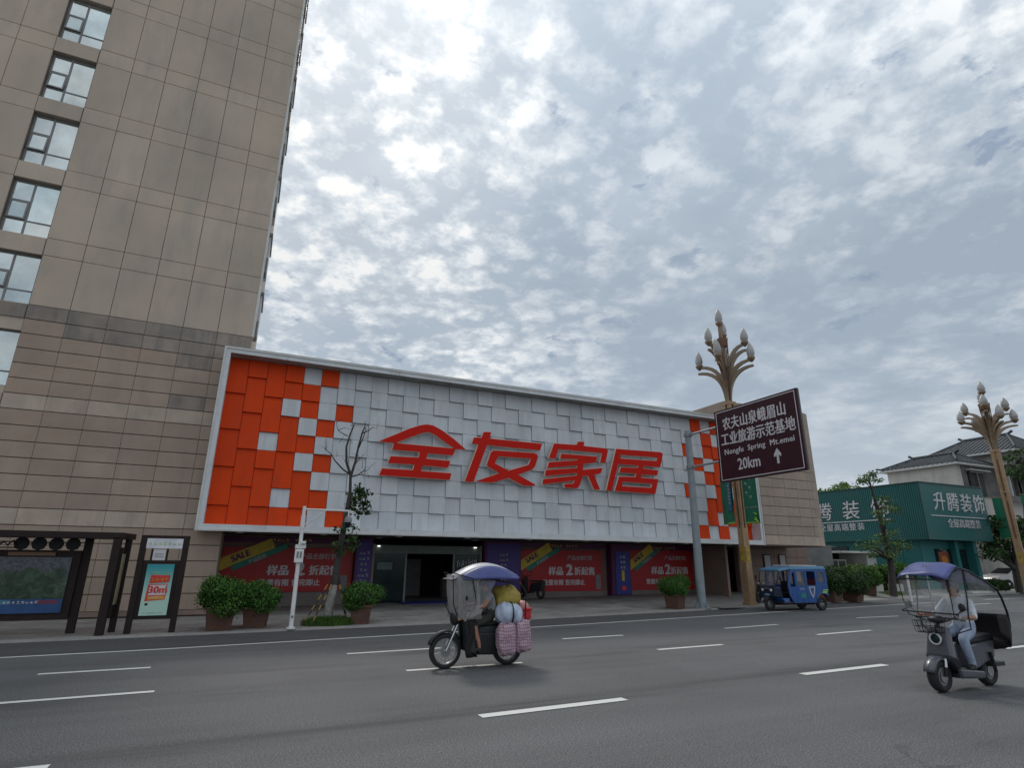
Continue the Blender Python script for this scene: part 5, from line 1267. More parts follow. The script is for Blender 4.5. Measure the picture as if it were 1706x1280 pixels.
def person(label, loc, rz, J, R, mats, bone, hairf, cat='person', world=False):
    t = thing('person', label, cat, loc, rz)
    E = [('pelvis', 'waist'), ('waist', 'chest'), ('chest', 'neck'), ('neck', 'jaw'), ('jaw', 'brow'), ('brow', 'crown')]
    for s_ in 'LR': E += [('chest', 'sh'+s_), ('sh'+s_, 'el'+s_), ('el'+s_, 'wr'+s_), ('pelvis', 'hip'+s_), ('hip'+s_, 'kn'+s_), ('kn'+s_, 'an'+s_), ('an'+s_, 'toe'+s_)]
    bd = skin_body('body', J, E, R, t, (mats, bone))
    # hands: palm, four unequal fingers curled round the grip and a thumb
    for s_ in 'LR':
        wv = Vector(J['wr'+s_]); ev = Vector(J['el'+s_]); d = (wv-ev).normalized(); side = Vector((0, 1, 0)) if s_ == 'L' else Vector((0, -1, 0))
        up = d.cross(side).normalized(); 
        if up.z < 0: up = -up
        h = MB(); h.blob(wv+d*.045, (.045, .038, .018), 10, 6, rot=Matrix((d, side, up)).transposed())
        for i, l in enumerate((.85, 1.0, .95, .75)):
            o_ = side*(-.027+.018*i); a = wv+d*.075+o_; h.tube([wv+d*.03+o_, a, a+d*.022*l-up*.022*l, a-d*.008-up*.042*l], [.010, .010, .009, .007], 6)
        h.tube([wv+d*.02-side*.03, wv+d*.045-side*.05-up*.012, wv+d*.07-side*.035-up*.032], [.012, .011, .008], 6)
        h.build('hand', 'skin', t)
    hd = (Vector(J['jaw'])+Vector(J['brow']))/2; fw = Vector((1, 0, -.05)).normalized()
    f_ = MB(); f_.blob(hd+fw*.105+Vector((0, 0, .0)), (.020, .013, .024), 8, 6); f_.blob(hd+Vector((.0, .082, .01)), (.018, .012, .03), 8, 6).blob(hd+Vector((.0, -.082, .01)), (.018, .012, .03), 8, 6)
    f_.build('nose_and_ears', 'skin', t)
    e_ = MB()
    for y in (-.032, .032): e_.blob(hd+fw*.092+Vector((0, y, .028)), (.010, .014, .008), 8, 6)
    e_.box(hd.x+.088, hd.x+.098, hd.y-.024, hd.y+.024, hd.z-.052, hd.z-.044)
    e_.build('eyes_and_mouth', 'hair', t)
    hairf(t, hd)
    return t
# ------------------------------------------------------------ left motorcycle (forward = +x, origin on the ground mid wheelbase)
ML = gnd(740, 1115, 0); MC = Vector((ML.x+.62, 10.87, 0)); MR = pi
mo = thing('cargo_motorcycle', 'old motorcycle with a blue and silver canopy, cloudy screens and a load of bags', 'motorcycle', MC, MR)
def wheel(parent, x, r, wdt, rim, spokes=0, mat_='rubber'):
    w_ = MB().lathe([(r-.075, -wdt*.5), (r-.025, -wdt*.55), (r, -wdt*.25), (r, wdt*.25), (r-.025, wdt*.55), (r-.075, wdt*.5)], (x, 0, r), 'y', 32, closed=True).build('wheel', mat_, parent)
    link('rim', MB().lathe([(r-.08, -wdt*.4), (r-.065, -wdt*.45), (r-.065, wdt*.45), (r-.08, wdt*.4), (r-.095, 0)], (x, 0, r), 'y', 32, closed=True).mesh('rim', [M[rim]]), w_)
    s_ = MB().lathe([(.03, -.05), (.05, -.03), (.05, .03), (.03, .05)], (x, 0, r), 'y', 14)
    for k in range(spokes):
        a_ = 2*pi*k/spokes; s_.tube([(x+.04*cos(a_), .025*(-1)**k, r+.04*sin(a_)), (x+(r-.06)*cos(a_+.2), 0, r+(r-.06)*sin(a_+.2))], .0045 if spokes > 8 else .018, 4)
    link('hub', s_.mesh('hub', [M[rim]]), w_)
    return w_
wheel(mo, .62, .30, .10, 'rimgrey', 14); wheel(mo, -.62, .30, .11, 'rimgrey', 14)
MB().lathe([(.10, -.012), (.10, -.008)], (.62, .05, .30), 'y', 20).build('brake_disc', 'greybox', mo)
def fender(cx, r, a0, a1, wd, name, m, parent):
    b = MB(); n = 12; vs = []
    for i in range(n+1):
        a_ = a0+(a1-a0)*i/n
        for y, k in ((-wd, -.02), (-wd*.6, .012), (wd*.6, .012), (wd, -.02)): vs.append((cx+(r+k)*cos(a_), y, .30+(r+k)*sin(a_)))
    fs = [(i*4+j, (i+1)*4+j, (i+1)*4+j+1, i*4+j+1) for i in range(n) for j in range(3)]
    b.add(vs, fs, 0, True); o = b.build(name, m, parent); md = o.modifiers.new('s', 'SOLIDIFY'); md.thickness = .006
fender(.62, .335, radians(20), radians(150), .06, 'front_mudguard', 'motodark', mo)
fender(-.62, .345, radians(40), radians(170), .07, 'rear_mudguard', 'motodark', mo)
MB().tube([(.62, .07, .30), (.36, .07, .86)], .021, 8).tube([(.62, -.07, .30), (.36, -.07, .86)], .021, 8).build('front_fork', 'chrome', mo)
MB().tube([(.36, 0, .86), (.30, 0, .99)], .03, 8).tube([(.34, -.30, 1.00), (.30, -.18, 1.02), (.30, .18, 1.02), (.34, .30, 1.00)], .014, 8).build('handlebar', 'black', mo)
MB().tube([(.25, .30, .995), (.34, .30, .995)], .02, 8).tube([(.25, -.30, .995), (.34, -.30, .995)], .02, 8).build('grips', 'rubber', mo)
MB().blob((.44, 0, .86), (.10, .13, .14), 14, 10, sq=.8).build('headlight_cowl', 'motodark', mo)
MB().lathe([(.085, 0), (.075, .02), (.02, .035)], (.50, 0, .86), 'x', 14).build('headlight', 'lampglass', mo)
for y in (-.16, .16): MB().blob((.42, y, .84), (.03, .04, .025), 8, 6).build('indicator', 'posteryellow', mo)
# leg shields
for s_ in (-1, 1):
    MB().hexa([(.30, s_*.10, .30), (.10, s_*.12, .22), (.10, s_*.28, .24), (.26, s_*.27, .30), (.34, s_*.08, .80), (.22, s_*.10, .82), (.20, s_*.26, .72), (.30, s_*.24, .70)]).build('leg_shield', 'motodark', mo, bevel=.02)
MB().tube([(.33, 0, .84), (.12, 0, .42), (-.10, 0, .34), (-.45, 0, .45), (-.75, 0, .72)], .03, 8).build('frame', 'black', mo)
MB().obox((-.05, 0, .36), (.34, .22, .24)).lathe([(.07, -.16), (.10, -.1), (.10, .1), (.07, .16)], (.05, 0, .34), 'y', 14).build('engine', 'greybox', mo, bevel=.02)
MB().hexa([(.22, -.14, .55), (-.78, -.15, .60), (-.78, .15, .60), (.22, .14, .55), (.10, -.13, .70), (-.80, -.14, .72), (-.80, .14, .72), (.10, .13, .70)]).build('side_covers', 'motodark', mo, bevel=.03)
MB().hexa([(.16, -.13, .22), (-.36, -.14, .20), (-.36, .14, .20), (.16, .13, .22), (.22, -.14, .58), (-.46, -.15, .60), (-.46, .15, .60), (.22, .14, .58)]).build('engine_cover', 'motodark', mo, bevel=.03)
MB().hexa([(.05, -.13, .70), (-.80, -.14, .72), (-.80, .14, .72), (.05, .13, .70), (-.02, -.12, .78), (-.78, -.14, .80), (-.78, .14, .80), (-.02, .12, .78)]).build('seat', 'black', mo, bevel=.03)
MB().tube([(-.05, -.14, .24), (-.4, -.16, .25), (-.85, -.17, .36)], [.03, .04, .045], 10).build('exhaust', 'chrome', mo)
MB().tube([(-.62, .14, .30), (-.48, .14, .66)], .028, 8).tube([(-.62, -.14, .30), (-.48, -.14, .66)], .028, 8).build('shock', 'chrome', mo)
MB().tube([(.02, -.30, .26), (.02, .30, .26)], .014, 6).obox((.02, .24, .27), (.08, .12, .03)).obox((.02, -.24, .27), (.08, .12, .03)).build('footrests', 'black', mo)
MB().tube([(-.80, -.20, .74), (-1.02, -.20, .78), (-1.02, .20, .78), (-.80, .20, .74)], .013, 6).tube([(-.9, -.2, .76), (-.9, .2, .76)], .01, 6).build('luggage_rack', 'chrome', mo)
# waxed apron hanging over the legs on the near side
for s_ in (-1, 1):
    MB().tube([(.30, s_*.2, 1.02), (.36, s_*.34, 1.20)], .006, 5).blob((.36, s_*.36, 1.22), (.015, .06, .04), 8, 6).build('mirror', 'black', mo)
def sheetgrid(f, nu, nv, name, m, parent, thick=.006):
    b = MB(); vs = [f(i/nu, j/nv) for i in range(nu+1) for j in range(nv+1)]
    b.add(vs, [(i*(nv+1)+j, (i+1)*(nv+1)+j, (i+1)*(nv+1)+j+1, i*(nv+1)+j+1) for i in range(nu) for j in range(nv)], 0, True)
    o = b.build(name, m, parent); md = o.modifiers.new('s', 'SOLIDIFY'); md.thickness = thick; md.offset = 0; return o
# canopy roof: an arched cloth, silver in the middle, blue wings left and right
def roofb(x): u = (x+.76)/1.40; return 1.47+.27*sin(pi*min(1, max(0, u*.86+.12)))**.9 + (.03 if u > .95 else 0)
sheetgrid(lambda u, v_: (lambda x, y: (x, y, roofb(x)+.10*sin(pi*u)**.6*.8*(1-(y/.25)**2)+.02))(-.72+1.36*u, -.25+.5*v_), 18, 8, 'canopy_top', 'canopysilver', mo)
for s_ in (-1, 1):
    def wing(u, v_, s_=s_):
        x = -.76+1.24*u; k = sin(pi*u)**.7; return (x, s_*(.25+.19*v_*k**.5), roofb(x)+.015+.03*k-.23*k*v_**1.4-.02*(1-k))
    sheetgrid(wing, 18, 6, 'canopy_wing', 'canopyblue', mo)
b = MB()
for s_ in (-1, 1):
    b.tube([(.62, s_*.26, 1.66), (.30, s_*.38, 1.57), (-.2, s_*.41, 1.54), (-.76, s_*.28, 1.46)], .012, 6)
    b.tube([(.60, s_*.24, 1.62), (.58, s_*.26, 1.1), (.48, s_*.22, .90)], .009, 6).tube([(.26, s_*.38, 1.55), (.16, s_*.36, 1.12), (.30, s_*.22, .82)], .010, 6)
    b.tube([(-.76, s_*.30, 1.47), (-.88, s_*.30, 1.3), (-.88, s_*.26, .80)], .013, 6)
b.build('canopy_frame', 'black', mo)
sheetgrid(lambda u, v_: (.58+.05*cos((u-.5)*pi)-.13*abs(2*u-1)**2-.14*(1-v_)**3, (-.30+.60*u), .86+.76*v_), 8, 6, 'front_screen', 'pvc', mo, .003)
for s_ in (-1, 1):
    sheetgrid(lambda u, v_, s_=s_: ((.50-.34*u)-.10*u*(1-v_), s_*(.30+.08*u), .84+.02*u+.74*v_), 5, 6, 'side_screen', 'pvcthin', mo, .003)
    sheetgrid(lambda u, v_, s_=s_: (.18-.40*u*v_**.6, s_*(.385), 1.0+.55*v_), 5, 6, 'rear_side_screen', 'clearpvc', mo, .003)
sheetgrid(lambda u, v_: (.30-.22*u+.03*sin(v_*7), .26+.03*sin(u*6), .20+.62*v_), 6, 8, 'leg_apron', 'blackcloth', mo, .01)
# its rider
J = {'pelvis': (-.26, 0, .88), 'waist': (-.27, 0, 1.0), 'chest': (-.21, 0, 1.19), 'neck': (-.15, 0, 1.33), 'jaw': (-.12, 0, 1.385), 'brow': (-.115, 0, 1.46), 'crown': (-.13, 0, 1.52)}
for s_, y in (('L', 1), ('R', -1)):
    J['sh'+s_] = (-.19, .17*y, 1.25); J['el'+s_] = (-.03, .25*y, 1.06); J['wr'+s_] = (.22, .27*y, 1.03)
    J['hip'+s_] = (-.23, .09*y, .86); J['kn'+s_] = (.14, .20*y, .74); J['an'+s_] = (.03, .23*y, .34); J['toe'+s_] = (.15, .24*y, .30)
R = dict(pelvis=.135, waist=(.13, .115), chest=(.14, .12), neck=.05, jaw=.065, brow=.082, crown=.06)
for s_ in 'LR': R.update({'sh'+s_: .062, 'el'+s_: .042, 'wr'+s_: .028, 'hip'+s_: .095, 'kn'+s_: .065, 'an'+s_: .038, 'toe'+s_: .035})
def bone1(a, b):
    k = (a+b)
    if 'neck' in a or 'jaw' in a or 'brow' in a: return 0
    if a.startswith('sh'): return lambda u: 1 if u < .45 else 0
    if a.startswith('el'): return 0
    if a == 'pelvis' and b.startswith('hip'): return 2
    if a.startswith('hip'): return 2
    if a.startswith('kn'): return lambda u: 2 if u < .08 else 0
    if a.startswith('an'): return 3
    if a == 'pelvis': return lambda u: 2 if u < .3 else 1
    return 1
def cap1(t, hd):
    b = MB().blob(hd+Vector((-.012, 0, .045)), (.105, .095, .085), 14, 8); b.build('helmet', 'purplecap', t)
person('rider in a grey shirt and dark shorts, bare legged, under the blue and silver canopy', MC, MR, J, R, ['skin', 'shirtgrey', 'shorts', 'shoe'], bone1, cap1)
# load: each bag is its own thing
def bag(name, label, cat, pos, r, m, seed, amp=.10, sq=.75, extra=None):
    amp *= 1.35
    w_ = Matrix.Rotation(MR, 4, 'Z'); t = thing(name, label, cat, MC + (w_ @ Vector(pos)), MR)
    q = MB().blob((0, 0, 0), r, 40, 28, amp=amp, seed=seed, sq=sq); rr = random.Random(seed); fold = [(rr.uniform(0, 6.3), rr.uniform(7, 15), rr.uniform(-9, 9)) for _ in range(5)]
    q.v = [tuple(Vector(p)*(1+.030*sum(abs(sin(math.atan2(p[1], p[0])*int(f_[1])/2+p[2]*f_[2]*2+f_[0])) for f_ in fold)/5*2-.03)+Vector((0, 0, -.25*max(0, -p[2])*.2))) for p in q.v]
    q.build('sack', m, t)
    if extra: extra(t)
    return t
def knot(t, r):
    MB().tube([(0, 0, r[2]*.85), (0, 0, r[2]+.03), (.03, 0, r[2]+.07)], [.04, .018, .04], 8).build('knot', 'rubber', t)
bag('sack', 'yellow sack piled behind the rider under the canopy', 'sack', (-.58, 0, 1.22), (.26, .24, .19), 'yellowsack', 1, .12)
bag('bag', 'bulging pale blue plastic bag strapped above the plaid bags', 'bag', (-.50, .22, .93), (.21, .17, .19), 'bluebag', 2, .10, .85, lambda t: MB().lathe([(.213, -.006), (.213, .006)], (-.07, 0, 0), 'x', 20).build('strap', 'black', t))
bag('bag', 'pale blue and pink bundle next to the red box on the motorcycle', 'bag', (-.68, .16, .90), (.14, .18, .19), 'bluebag', 5, .12, .8)
bag('plaid_bag', 'front pink plaid bag hanging beside the rear wheel', 'bag', (-.47, .30, .50), (.185, .13, .27), 'plaid', 3, .08, .6)
bag('plaid_bag', 'rear pink plaid bag hanging behind the first one', 'bag', (-.80, .28, .54), (.17, .14, .27), 'plaid', 4, .10, .62)
bag('plaid_bag', 'plaid bag on the far side of the motorcycle', 'bag', (-.60, -.30, .52), (.22, .12, .27), 'plaid', 6, .08, .6)
t = thing('red_box', 'red plastic box with a pinkish domed lid on the motorcycle rack', 'box', MC+Vector((.93, 0, .86)), MR)
MB().box(-.13, .13, -.17, .17, -.06, .10).box(-.15, .15, -.19, .19, .101, .15).build('box_body', 'redbox', t, bevel=.02); MB().blob((0, 0, .15), (.14, .17, .13), 14, 8).build('lid', 'pinklid', t)

# ------------------------------------------------------------ right scooter
SF = gnd(1580, 1156, 0); SC = Vector((SF.x+.66, 6.2, 0)); SR = pi+.03
sc = thing('electric_scooter', 'dark grey electric scooter with a blue canopy, clear screens and a front basket', 'scooter', SC, SR)
def sw(x, w_=.13):
    w2 = MB().lathe([(.14, -w_*.45), (.20, -w_*.5), (.225, -w_*.3), (.23, 0), (.225, w_*.3), (.20, w_*.5), (.14, w_*.45)], (x, 0, .23), 'y', 28, closed=True).build('wheel', 'rubber', sc)
    q = MB().lathe([(.14, -.05), (.145, .05)], (x, 0, .23), 'y', 24).lathe([(.03, -.06), (.05, 0), (.03, .06)], (x, 0, .23), 'y', 12)
    for k in range(5):
        a_ = 2*pi*k/5; q.tube([(x, 0, .23), (x+.14*cos(a_), 0, .23+.14*sin(a_))], .016, 5)
    link('rim', q.mesh('rim', [M['greybox']]), w2)
    link('brake_disc', MB().lathe([(.085, -.003), (.085, .003)], (x, .07, .23), 'y', 20).mesh('brake_disc', [M['chrome']]), w2)
sw(.66, .15); sw(-.66, .15)
b = MB(); vs = []
for i in range(11):
    a_ = radians(15)+radians(135)*i/10
    for y, k in ((-.085, -.03), (-.07, .01), (.07, .01), (.085, -.03)): vs.append((.66+(.265+k)*cos(a_), y, .23+(.265+k)*sin(a_)))
b.add(vs, [(i*4+j, (i+1)*4+j, (i+1)*4+j+1, i*4+j+1) for i in range(10) for j in range(3)], 0, True); o = b.build('front_mudguard', 'scooter', sc); md = o.modifiers.new('s', 'SOLIDIFY'); md.thickness = .008
for y in (-.095, .095):
    MB().tube([(.66, y, .23), (.58, y, .50)], [.022, .026], 8).build('front_fork', 'black', sc)
    MB().tube([(.62, y*1.0, .36), (.585, y, .48)], .027, 8).build('fork_sleeve', 'chrome', sc)
# apron: wide front shield
sheet = MB()
sheet.hexa([(.58, -.20, .50), (.58, .20, .50), (.46, .21, .46), (.46, -.21, .46), (.50, -.14, .93), (.50, .14, .93), (.38, .15, .93), (.38, -.15, .93)])
sheet.build('front_apron', 'scooter', sc, bevel=.035)
MB().hexa([(.60, -.17, .45), (.60, .17, .45), (.30, .17, .20), (.30, -.17, .20), (.60, -.20, .53), (.60, .20, .53), (.40, .21, .50), (.40, -.21, .50)]).build('lower_cowl', 'scooterblack', sc, bevel=.03)
for s_ in (-1, 1):
    MB().hexa([(.45, s_*.16, .22), (.45, s_*.21, .24), (-.30, s_*.22, .20), (-.30, s_*.16, .18), (.43, s_*.16, .85), (.43, s_*.205, .80), (.36, s_*.205, .80), (.36, s_*.16, .85)] if False else
              [(.40, s_*.15, .19), (.40, s_*.21, .22), (-.22, s_*.21, .17), (-.22, s_*.15, .15), (.44, s_*.15, .34), (.44, s_*.21, .34), (-.22, s_*.215, .27), (-.22, s_*.15, .27)]).build('side_skirt', 'scooter', sc, bevel=.02)
MB().box(-.22, .42, -.15, .15, .20, .265).build('floorboard', 'scooterblack', sc, bevel=.01)
hl = MB().lathe([(.085, 0), (.095, .02), (.085, .035)], (.545, 0, .76), 'x', 20).build('headlight', 'chrome', sc)
link('lens', MB().lathe([(.068, .036), (.05, .046), (.01, .05)], (.545, 0, .76), 'x', 18).mesh('lens', [M['darkglass']]), hl)
link('bright_ring', MB().lathe([(.092, .034), (.092, .046), (.070, .046), (.070, .034)], (.545, 0, .76), 'x', 20, closed=True).mesh('bright_ring', [M['polewhite']]), hl)
MB().tube([(.46, 0, .92), (.40, 0, 1.05)], .03, 8).blob((.44, 0, 1.04), (.09, .14, .06), 12, 8).tube([(.38, -.34, 1.06), (.42, -.15, 1.07), (.42, .15, 1.07), (.38, .34, 1.06)], .013, 8).build('handlebar', 'scooterblack', sc)
MB().tube([(.29, .33, 1.05), (.40, .335, 1.055)], .02, 8).tube([(.29, -.33, 1.05), (.40, -.335, 1.055)], .02, 8).build('grips', 'rubber', sc)
for s_ in (-1, 1):
    m_ = MB().tube([(.40, s_*.24, 1.07), (.44, s_*.38, 1.20)], .007, 5); m_.blob((.44, s_*.40, 1.25), (.02, .055, .06), 12, 8); m_.build('mirror', 'scooterblack', sc)
# basket of wire
b = MB(); bx0, bx1, by, bz0, bz1 = .56, .82, .17, .86, 1.03
for z, e in ((bz1, .0), ((bz0+bz1)/2, .015), (bz0, .03)): b.tube([(bx0, -by+e, z), (bx1-e, -by+e, z), (bx1-e, by-e, z), (bx0, by-e, z), (bx0, -by+e, z)], .006, 5)
for i in range(6):
    y = -by+2*by*i/5; b.tube([(bx1, y, bz1), (bx1-.03, y*.9, bz0), (bx0, y*.9, bz0)], .004, 4)
for i in range(5):
    x = bx0+(bx1-bx0)*i/4
    for s_ in (-1, 1): b.tube([(x, s_*by, bz1), (x-.01, s_*(by-.03), bz0)], .004, 4)
b.tube([(bx0, 0, .9), (.5, 0, .86)], .012, 6).build('front_basket', 'black', sc)
MB().hexa([(-.12, -.13, .27), (-.80, -.12, .42), (-.80, .12, .42), (-.12, .13, .27), (-.10, -.13, .66), (-.85, -.13, .70), (-.85, .13, .70), (-.10, .13, .66)]).build('rear_body', 'scooter', sc, bevel=.04)
MB().hexa([(-.05, -.14, .665), (-.85, -.14, .705), (-.85, .14, .705), (-.05, .14, .665), (-.08, -.13, .76), (-.82, -.13, .80), (-.82, .13, .80), (-.08, .13, .76)]).build('seat', 'scooterblack', sc, bevel=.035)
MB().box(-1.0, -.80, -.12, .12, .68, .71).tube([(-.66, .15, .23), (-.60, .15, .52)], .025, 8).tube([(-.66, -.15, .23), (-.60, -.15, .52)], .025, 8).build('rear_rack', 'black', sc)
MB().blob((-.87, 0, .56), (.03, .09, .04), 10, 6).build('tail_light', 'posterred', sc)
MB().box(-.60, -.95, -.16, .16, .30, .36).tube([(-.12, -.14, .14), (-.9, -.16, .40)], .02, 6).build('rear_mudguard', 'scooterblack', sc)
# canopy: roof plane falling to both ends with a ridge, frame rods and clear sheets
ctz = 1.88
def croof(u, v_):
    x = .68-1.40*u; y = -.38+.76*v_
    z = ctz + .05 - (.20*((x-.30)/.38)**1.2 if x > .30 else 0) - (.34*((.30-x)/1.02)**1.4 if x < .30 else 0) - .07*abs(2*v_-1)**2.2 + .012*sin(u*23+v_*9)
    return (x, y, z)
sheetgrid(croof, 18, 10, 'canopy_roof', 'canopyblue', sc, .01)
b = MB()
for s_ in (-1, 1):
    edge = [croof(i/10, .5+s_*.5) for i in range(11)]; b.tube([Vector(p)+Vector((0, 0, -.012)) for p in edge], .014, 6)
    b.tube([edge[10], (-.82, s_*.38, 1.38), (-.94, s_*.36, 1.14), (-.98, s_*.34, .93), (-.93, s_*.30, .66)], .018, 8)
    b.tube([(.67, s_*.37, 1.68), (.62, s_*.37, 1.35), (.58, s_*.34, 1.10), (.48, s_*.12, 1.02)], .008, 6)
    b.tube([(.14, s_*.375, 1.84), (.20, s_*.38, 1.35), (.26, s_*.38, 1.12), (.22, s_*.36, .92), (.36, s_*.20, .84)], .011, 6)
    b.tube([(.30, s_*.40, 1.22), (.62, s_*.42, 1.16)], .008, 6)
b.tube([(.60, -.42, 1.15), (.60, .42, 1.15)], .012, 6).tube([(.675, -.38, 1.66), (.675, .38, 1.66)], .012, 6)
b.tube([(.60, .42, 1.15), (.78, .5, 1.12), (.66, .2, 1.02)], .008, 6)
b.build('canopy_frame', 'black', sc)
MB().tube([(.50, .0, 1.90), (.48, .0, 1.45), (.46, .0, 1.1)], .013, 8).build('canopy_mast', 'chrome', sc)
sheetgrid(lambda u, v_: (.60+.07*v_, -.36+.72*u, 1.16+.50*v_), 4, 6, 'front_screen', 'clearpvc', sc, .002)
for s_ in (-1, 1):
    sheetgrid(lambda u, v_, s_=s_: (.58-.42*u, s_*.37, (1.10-.12*sin(u*pi))+(.66+.14*sin(u*pi*.8))*v_), 5, 6, 'side_screen', 'clearpvc', sc, .002)
    sheetgrid(lambda u, v_, s_=s_: (.10-.78*u, s_*.375, 1.38+.06*u+(.44-.34*u)*v_), 5, 4, 'side_flap', 'clearpvc', sc, .002)
# knee apron sheet and rear skirt
sheetgrid(lambda u, v_: (-.86-.10*sin(v_*2.6)-.02*sin(u*9), -.34+.68*u, .60+.50*v_), 6, 6, 'rear_curtain', 'blackcloth', sc, .01)
for s_ in (-1, 1): sheetgrid(lambda u, v_, s_=s_: (-.87-.09*sin(v_*2.6)*(1-u)+.24*u, s_*(.35+.02*sin(u*6)), .62+.20*u**.6+(.48-.20*u**.6)*v_), 4, 5, 'rear_side_curtain', 'blackcloth', sc, .01)
MB().blob((-.90, .0, .64), (.10, .32, .10), 12, 8, amp=.08).build('curtain_roll', 'blackcloth', sc)
# its rider
J = {'pelvis': (-.30, 0, .87), 'waist': (-.29, 0, 1.0), 'chest': (-.24, 0, 1.21), 'neck': (-.20, 0, 1.39), 'jaw': (-.15, 0, 1.47), 'brow': (-.145, 0, 1.56), 'crown': (-.16, 0, 1.63)}
for s_, y in (('L', 1), ('R', -1)):
    J['sh'+s_] = (-.23, .18*y, 1.30); J['el'+s_] = (-.06, .30*y, 1.07); J['wr'+s_] = (.23, .33*y, 1.09)
    J['hip'+s_] = (-.26, .09*y, .85); J['kn'+s_] = (.14, .17*y, .76); J['an'+s_] = (.00, .17*y, .36); J['toe'+s_] = (.14, .18*y, .30)
R = dict(pelvis=.14, waist=(.13, .115), chest=(.15, .12), neck=.052, jaw=.066, brow=.084, crown=.06)
for s_ in 'LR': R.update({'sh'+s_: .070, 'el'+s_: .050, 'wr'+s_: .030, 'hip'+s_: .10, 'kn'+s_: .078, 'an'+s_: .055, 'toe'+s_: .038})
def bone2(a, b):
    if a in ('neck', 'jaw', 'brow'): return 0
    if a.startswith('sh'): return 1
    if a.startswith('el'): return lambda u: 1 if u < .15 else 0
    if a.startswith('hip') or a.startswith('kn') or b.startswith('hip'): return 2
    if a.startswith('an'): return lambda u: 3 if u > .1 else 2
    if a == 'pelvis': return lambda u: 2 if u < .2 else 1
    return 1
def cap2(t, hd):
    MB().blob(hd+Vector((-.022, 0, .045)), (.108, .100, .090), 14, 8).build('cap', 'hat', t)
    MB().hexa([(hd.x+.06, -.07, hd.z+.05), (hd.x+.17, -.045, hd.z+.028), (hd.x+.17, .045, hd.z+.028), (hd.x+.06, .07, hd.z+.05), (hd.x+.06, -.07, hd.z+.062), (hd.x+.17, -.045, hd.z+.036), (hd.x+.17, .045, hd.z+.036), (hd.x+.06, .07, hd.z+.062)]).build('cap_brim', 'hat', t)
    MB().blob(hd+Vector((-.055, 0, -.02)), (.065, .088, .085), 12, 8).build('hair', 'hair', t)
rider2 = person('rider in a pale shirt and light blue jeans sitting on the electric scooter', SC, SR, J, R, ['skin', 'shirtlight', 'jeans', 'shoe'], bone2, cap2)

# ------------------------------------------------------------ parked motorcycle shapes near the shops
def small_bike(label, loc, rz, m='scooterblack', s=1.0):
    t = thing('parked_scooter', label, 'scooter', loc, rz, 'scooters parked by the shops'); t.scale = (s,)*3
    for x in (-.6, .6):
        MB().lathe([(.15, -.05), (.23, -.05), (.25, 0), (.23, .05), (.15, .05)], (x, 0, .25), 'y', 20, closed=True).build('wheel', 'rubber', t)
    MB().hexa([(-.75, -.12, .35), (.1, -.1, .28), (.1, .1, .28), (-.75, .12, .35), (-.8, -.12, .72), (-.05, -.1, .68), (-.05, .1, .68), (-.8, .12, .72)]).box(-.1, .4, -.12, .12, .22, .30).hexa([(.35, -.16, .3), (.5, -.14, .4), (.5, .14, .4), (.35, .16, .3), (.28, -.1, .92), (.36, -.1, .92), (.36, .1, .92), (.28, .1, .92)]).build('body', m, t, bevel=.02)
    MB().box(-.8, -.02, -.13, .13, .721, .80).build('seat', 'rubber', t, bevel=.02)
    MB().tube([(.6, 0, .25), (.34, 0, .95)], .03, 8).tube([(.28, -.32, 1.0), (.34, 0, .97), (.28, .32, 1.0)], .014, 6).build('handlebar', 'black', t)
    MB().blob((.42, 0, .85), (.05, .07, .06), 10, 6).build('headlight', 'lampglass', t)
    for s_ in (-1, 1): MB().tube([(.3, s_*.25, 1.0), (.32, s_*.32, 1.15)], .007, 5).blob((.32, s_*.33, 1.18), (.012, .05, .035), 8, 6).build('mirror', 'black', t)
    return t
p = atY(885, 985, 24.9)
small_bike('dark scooter parked in front of the red sale banner under the sign', (p.x, 24.9, .22), 1.9)
small_bike('black scooter parked between the lamp post and the blue tricycle', (22.9, 21.3, .08), 3.5, 'black')

# ------------------------------------------------------------ blue tricycle (forward = +x)
tk = thing('passenger_tricycle', 'blue enclosed passenger tricycle parked at the kerb beside the lamp post', 'tricycle', (21.30, 18.40, 0), pi-.06)
HW = .60
def tw_(x, y, r, wd): 
    w_ = MB().lathe([(r*.6, -wd*.5), (r*.93, -wd*.5), (r, -wd*.25), (r, wd*.25), (r*.93, wd*.5), (r*.6, wd*.5)], (x, y, r), 'y', 24, closed=True).build('wheel', 'rubber', tk)
    link('rim', MB().lathe([(.02, -wd*.3), (r*.6, -wd*.25), (r*.6, wd*.25), (.02, wd*.3)], (x, y, r), 'y', 18).mesh('rim', [M['greybox']]), w_)
tw_(1.15, 0, .26, .11); tw_(-1.12, .52, .27, .13); tw_(-1.12, -.52, .27, .13)
# side shells with window openings
wz0, wz1 = 1.02, 1.52
sideo = [(-1.50, .42), (-1.46, .34), (-1.42, .42), (-1.30, .58), (-1.12, .64), (-.94, .58), (-.80, .40), (-.76, .32), (.40, .32), (.62, .62), (.70, 1.0), (.62, 1.35), (.44, 1.62), (-1.42, 1.66), (-1.52, 1.40)]
sideo = [(-1.50, .60), (-1.42, .60), (-1.32, .64), (-1.12, .67), (-.94, .62), (-.82, .46), (-.78, .32), (.42, .32), (.62, .62), (.66, 1.0), (.60, 1.35), (.44, 1.62), (-1.42, 1.66), (-1.52, 1.40)]
win = [[(-1.38, 1.10), (-.98, 1.16), (-.98, 1.54), (-1.36, 1.52)], [(-.86, 1.0), (-.40, 1.0), (-.40, 1.55), (-.86, 1.55)], [(-.28, 1.0), (.14, 1.0), (.14, 1.54), (-.28, 1.54)]]
